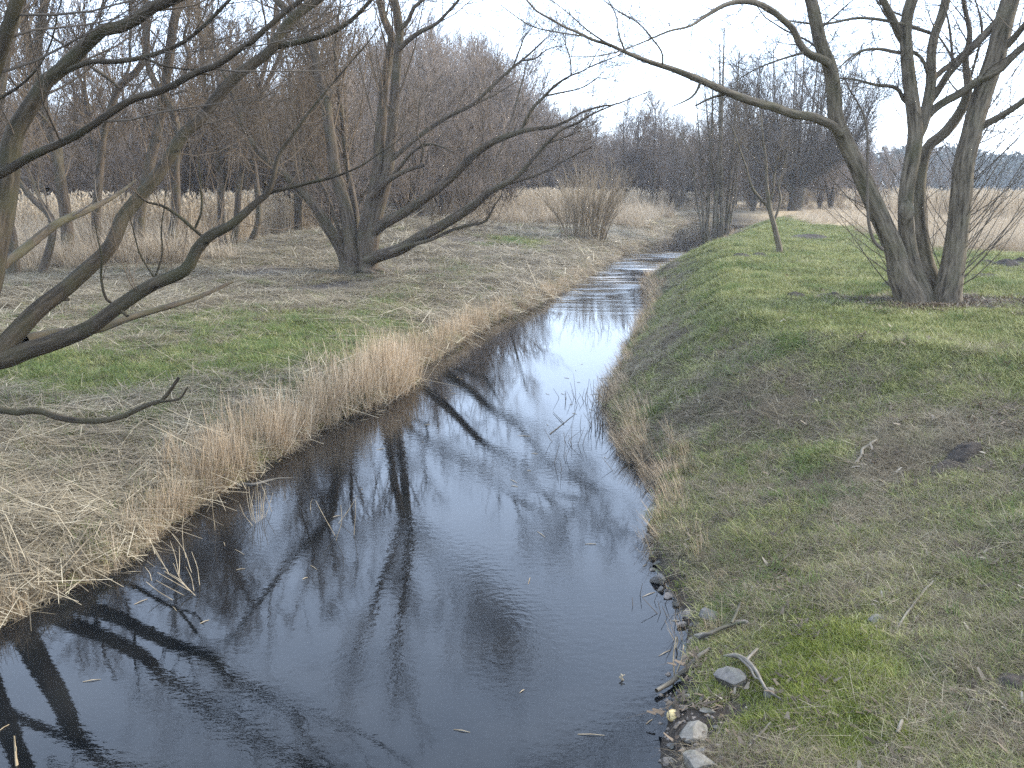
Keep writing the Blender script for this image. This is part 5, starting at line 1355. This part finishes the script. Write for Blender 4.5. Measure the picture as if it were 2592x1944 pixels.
stick('sunken_branch', 'thin dark twig lying across the still water in mid-stream', 'branch', [(1392, 1100), (1420, 1078), (1451, 1052)], [2.4, 2, 1.2], M_wet, 0., 5, .05, [([(1428, 1075), (1412, 1058), (1400, 1045)], [2, 1])])

# broken reed stems standing in the water
def reed_clump(label, stems, spread=.02, r=.0045, mat=None):
    """stems: (foot pixel, tip pixel) pairs; feet stand in the water, tips lean the way the photo shows"""
    P0 = on_plane(*stems[0][0])
    tb = Tubes()
    for (fu, fv), (tu, tv), lean in stems:
        p = on_plane(fu, fv); q = at(tu, tv, p[1] + lean)
        m_ = (p + q) / 2 + rng.normal(size=3) * .012
        b = p + (p - q) * .12
        P, R = resample([b - P0, p - P0, m_ - P0, q - P0], [r, r, r * .9, r * .6], 9)
        tb.add(P, R, 5)
    o = tb.build('broken_reeds', mat or M_straw_stem); o.location = P0
    return tag(o, label, 'reeds', 'broken reed stems in the water')
r10 = lambda a, b: (300 + a * .2893, 1180 + b * .2893)
reed_clump('splayed clump of broken straw-yellow reeds leaning left in the dark water',
           [(r10(670, 1130), r10(400, 920), .05), (r10(655, 1120), r10(480, 850), .1), (r10(640, 1100), r10(340, 930), 0), (r10(570, 1130), r10(330, 1000), .02), (r10(470, 1170), r10(240, 1010), .05),
            (r10(620, 1080), r10(450, 940), .1), (r10(440, 940), r10(180, 530), .25), (r10(430, 920), r10(270, 640), .2), (r10(530, 960), r10(450, 650), .2), (r10(640, 930), r10(460, 580), .25),
            (r10(710, 1040), r10(640, 750), .1), (r10(590, 800), r10(560, 620), .1), (r10(420, 900), r10(250, 830), .1), (r10(530, 940), r10(530, 700), .2), (r10(290, 1000), r10(230, 880), .1), (r10(660, 1090), r10(590, 880), .15)], r=.0028)
reed_clump('upright tuft of drooping tan reeds beside the sunken branch',
           [(r10(1200 + q * 12, 500 - abs(q) * 8), r10(1180 + q * 22 + rng.uniform(-20, 20), rng.uniform(140, 260)), .1) for q in range(-3, 8)] + [(r10(1170, 520), r10(1060, 330), .05), (r10(1340, 400), r10(1250, 160), .1)], r=.0024)
reed_clump('three thin leaning reed stems forming a V in mid-stream',
           [(r10(1903, 650), r10(1945, 340), .1), (r10(1925, 500), r10(2090, 255), .1), (r10(2060, 600), r10(2075, 290), .1), (r10(1895, 610), r10(1725, 300), .1), (r10(1680, 385), r10(1698, 285), .05)], r=.0024)
reed_clump('short tan reed stub alone in open water near the right bank', [((1574, 1722), (1571, 1706), .01), ((1578, 1722), (1582, 1708), .01)], r=.004)
reed_clump('single pale reed stub standing in the water at the lower left corner', [((41, 1938), (36, 1863), .03), ((44, 1936), (40, 1890), .03)], r=.006)
reed_clump('snapped reed stalk with bent white tip beside the driftwood log', [((1707, 1718), (1711, 1612), .05), ((1711, 1640), (1714, 1612), 0.), ((1714, 1700), (1730, 1632), .1), ((1740, 1680), (1752, 1628), .1), ((1748, 1690), (1768, 1640), .1)], r=.005)
reed_clump('long thin reed stem rising straight from the water beside the left bank', [(r10(845, 560), r10(825, 160), .12), (r10(560, 620), r10(572, 450), .1)], r=.0024)

# ------------------------------------------------------------------ the misty air of the day
hz = bpy.data.materials.new('haze'); hz.use_nodes = True
hz.node_tree.nodes.clear()
ho = hz.node_tree.nodes.new('ShaderNodeOutputMaterial'); hv = hz.node_tree.nodes.new('ShaderNodeVolumePrincipled')
hv.inputs['Color'].default_value = (0.86, 0.92, 1.0, 1)
hv.inputs['Density'].default_value = 0.0005
hv.inputs['Anisotropy'].default_value = 0.1
hz.node_tree.links.new(hv.outputs[0], ho.inputs['Volume'])
X0, X1, Y0, Y1, Z0, Z1 = -620, 620, -40, 720, -1.6, 27.5
V = [(x, y, z) for z in (Z0, Z1) for y in (Y0, Y1) for x in (X0, X1)]
Fq = [(0, 2, 3, 1), (4, 5, 7, 6), (0, 1, 5, 4), (2, 6, 7, 3), (0, 4, 6, 2), (1, 3, 7, 5)]
tag(link('haze', mesh('haze', V, Fq, None, False), hz), 'thin pale mist in the air over the meadow', 'haze', kind='stuff')
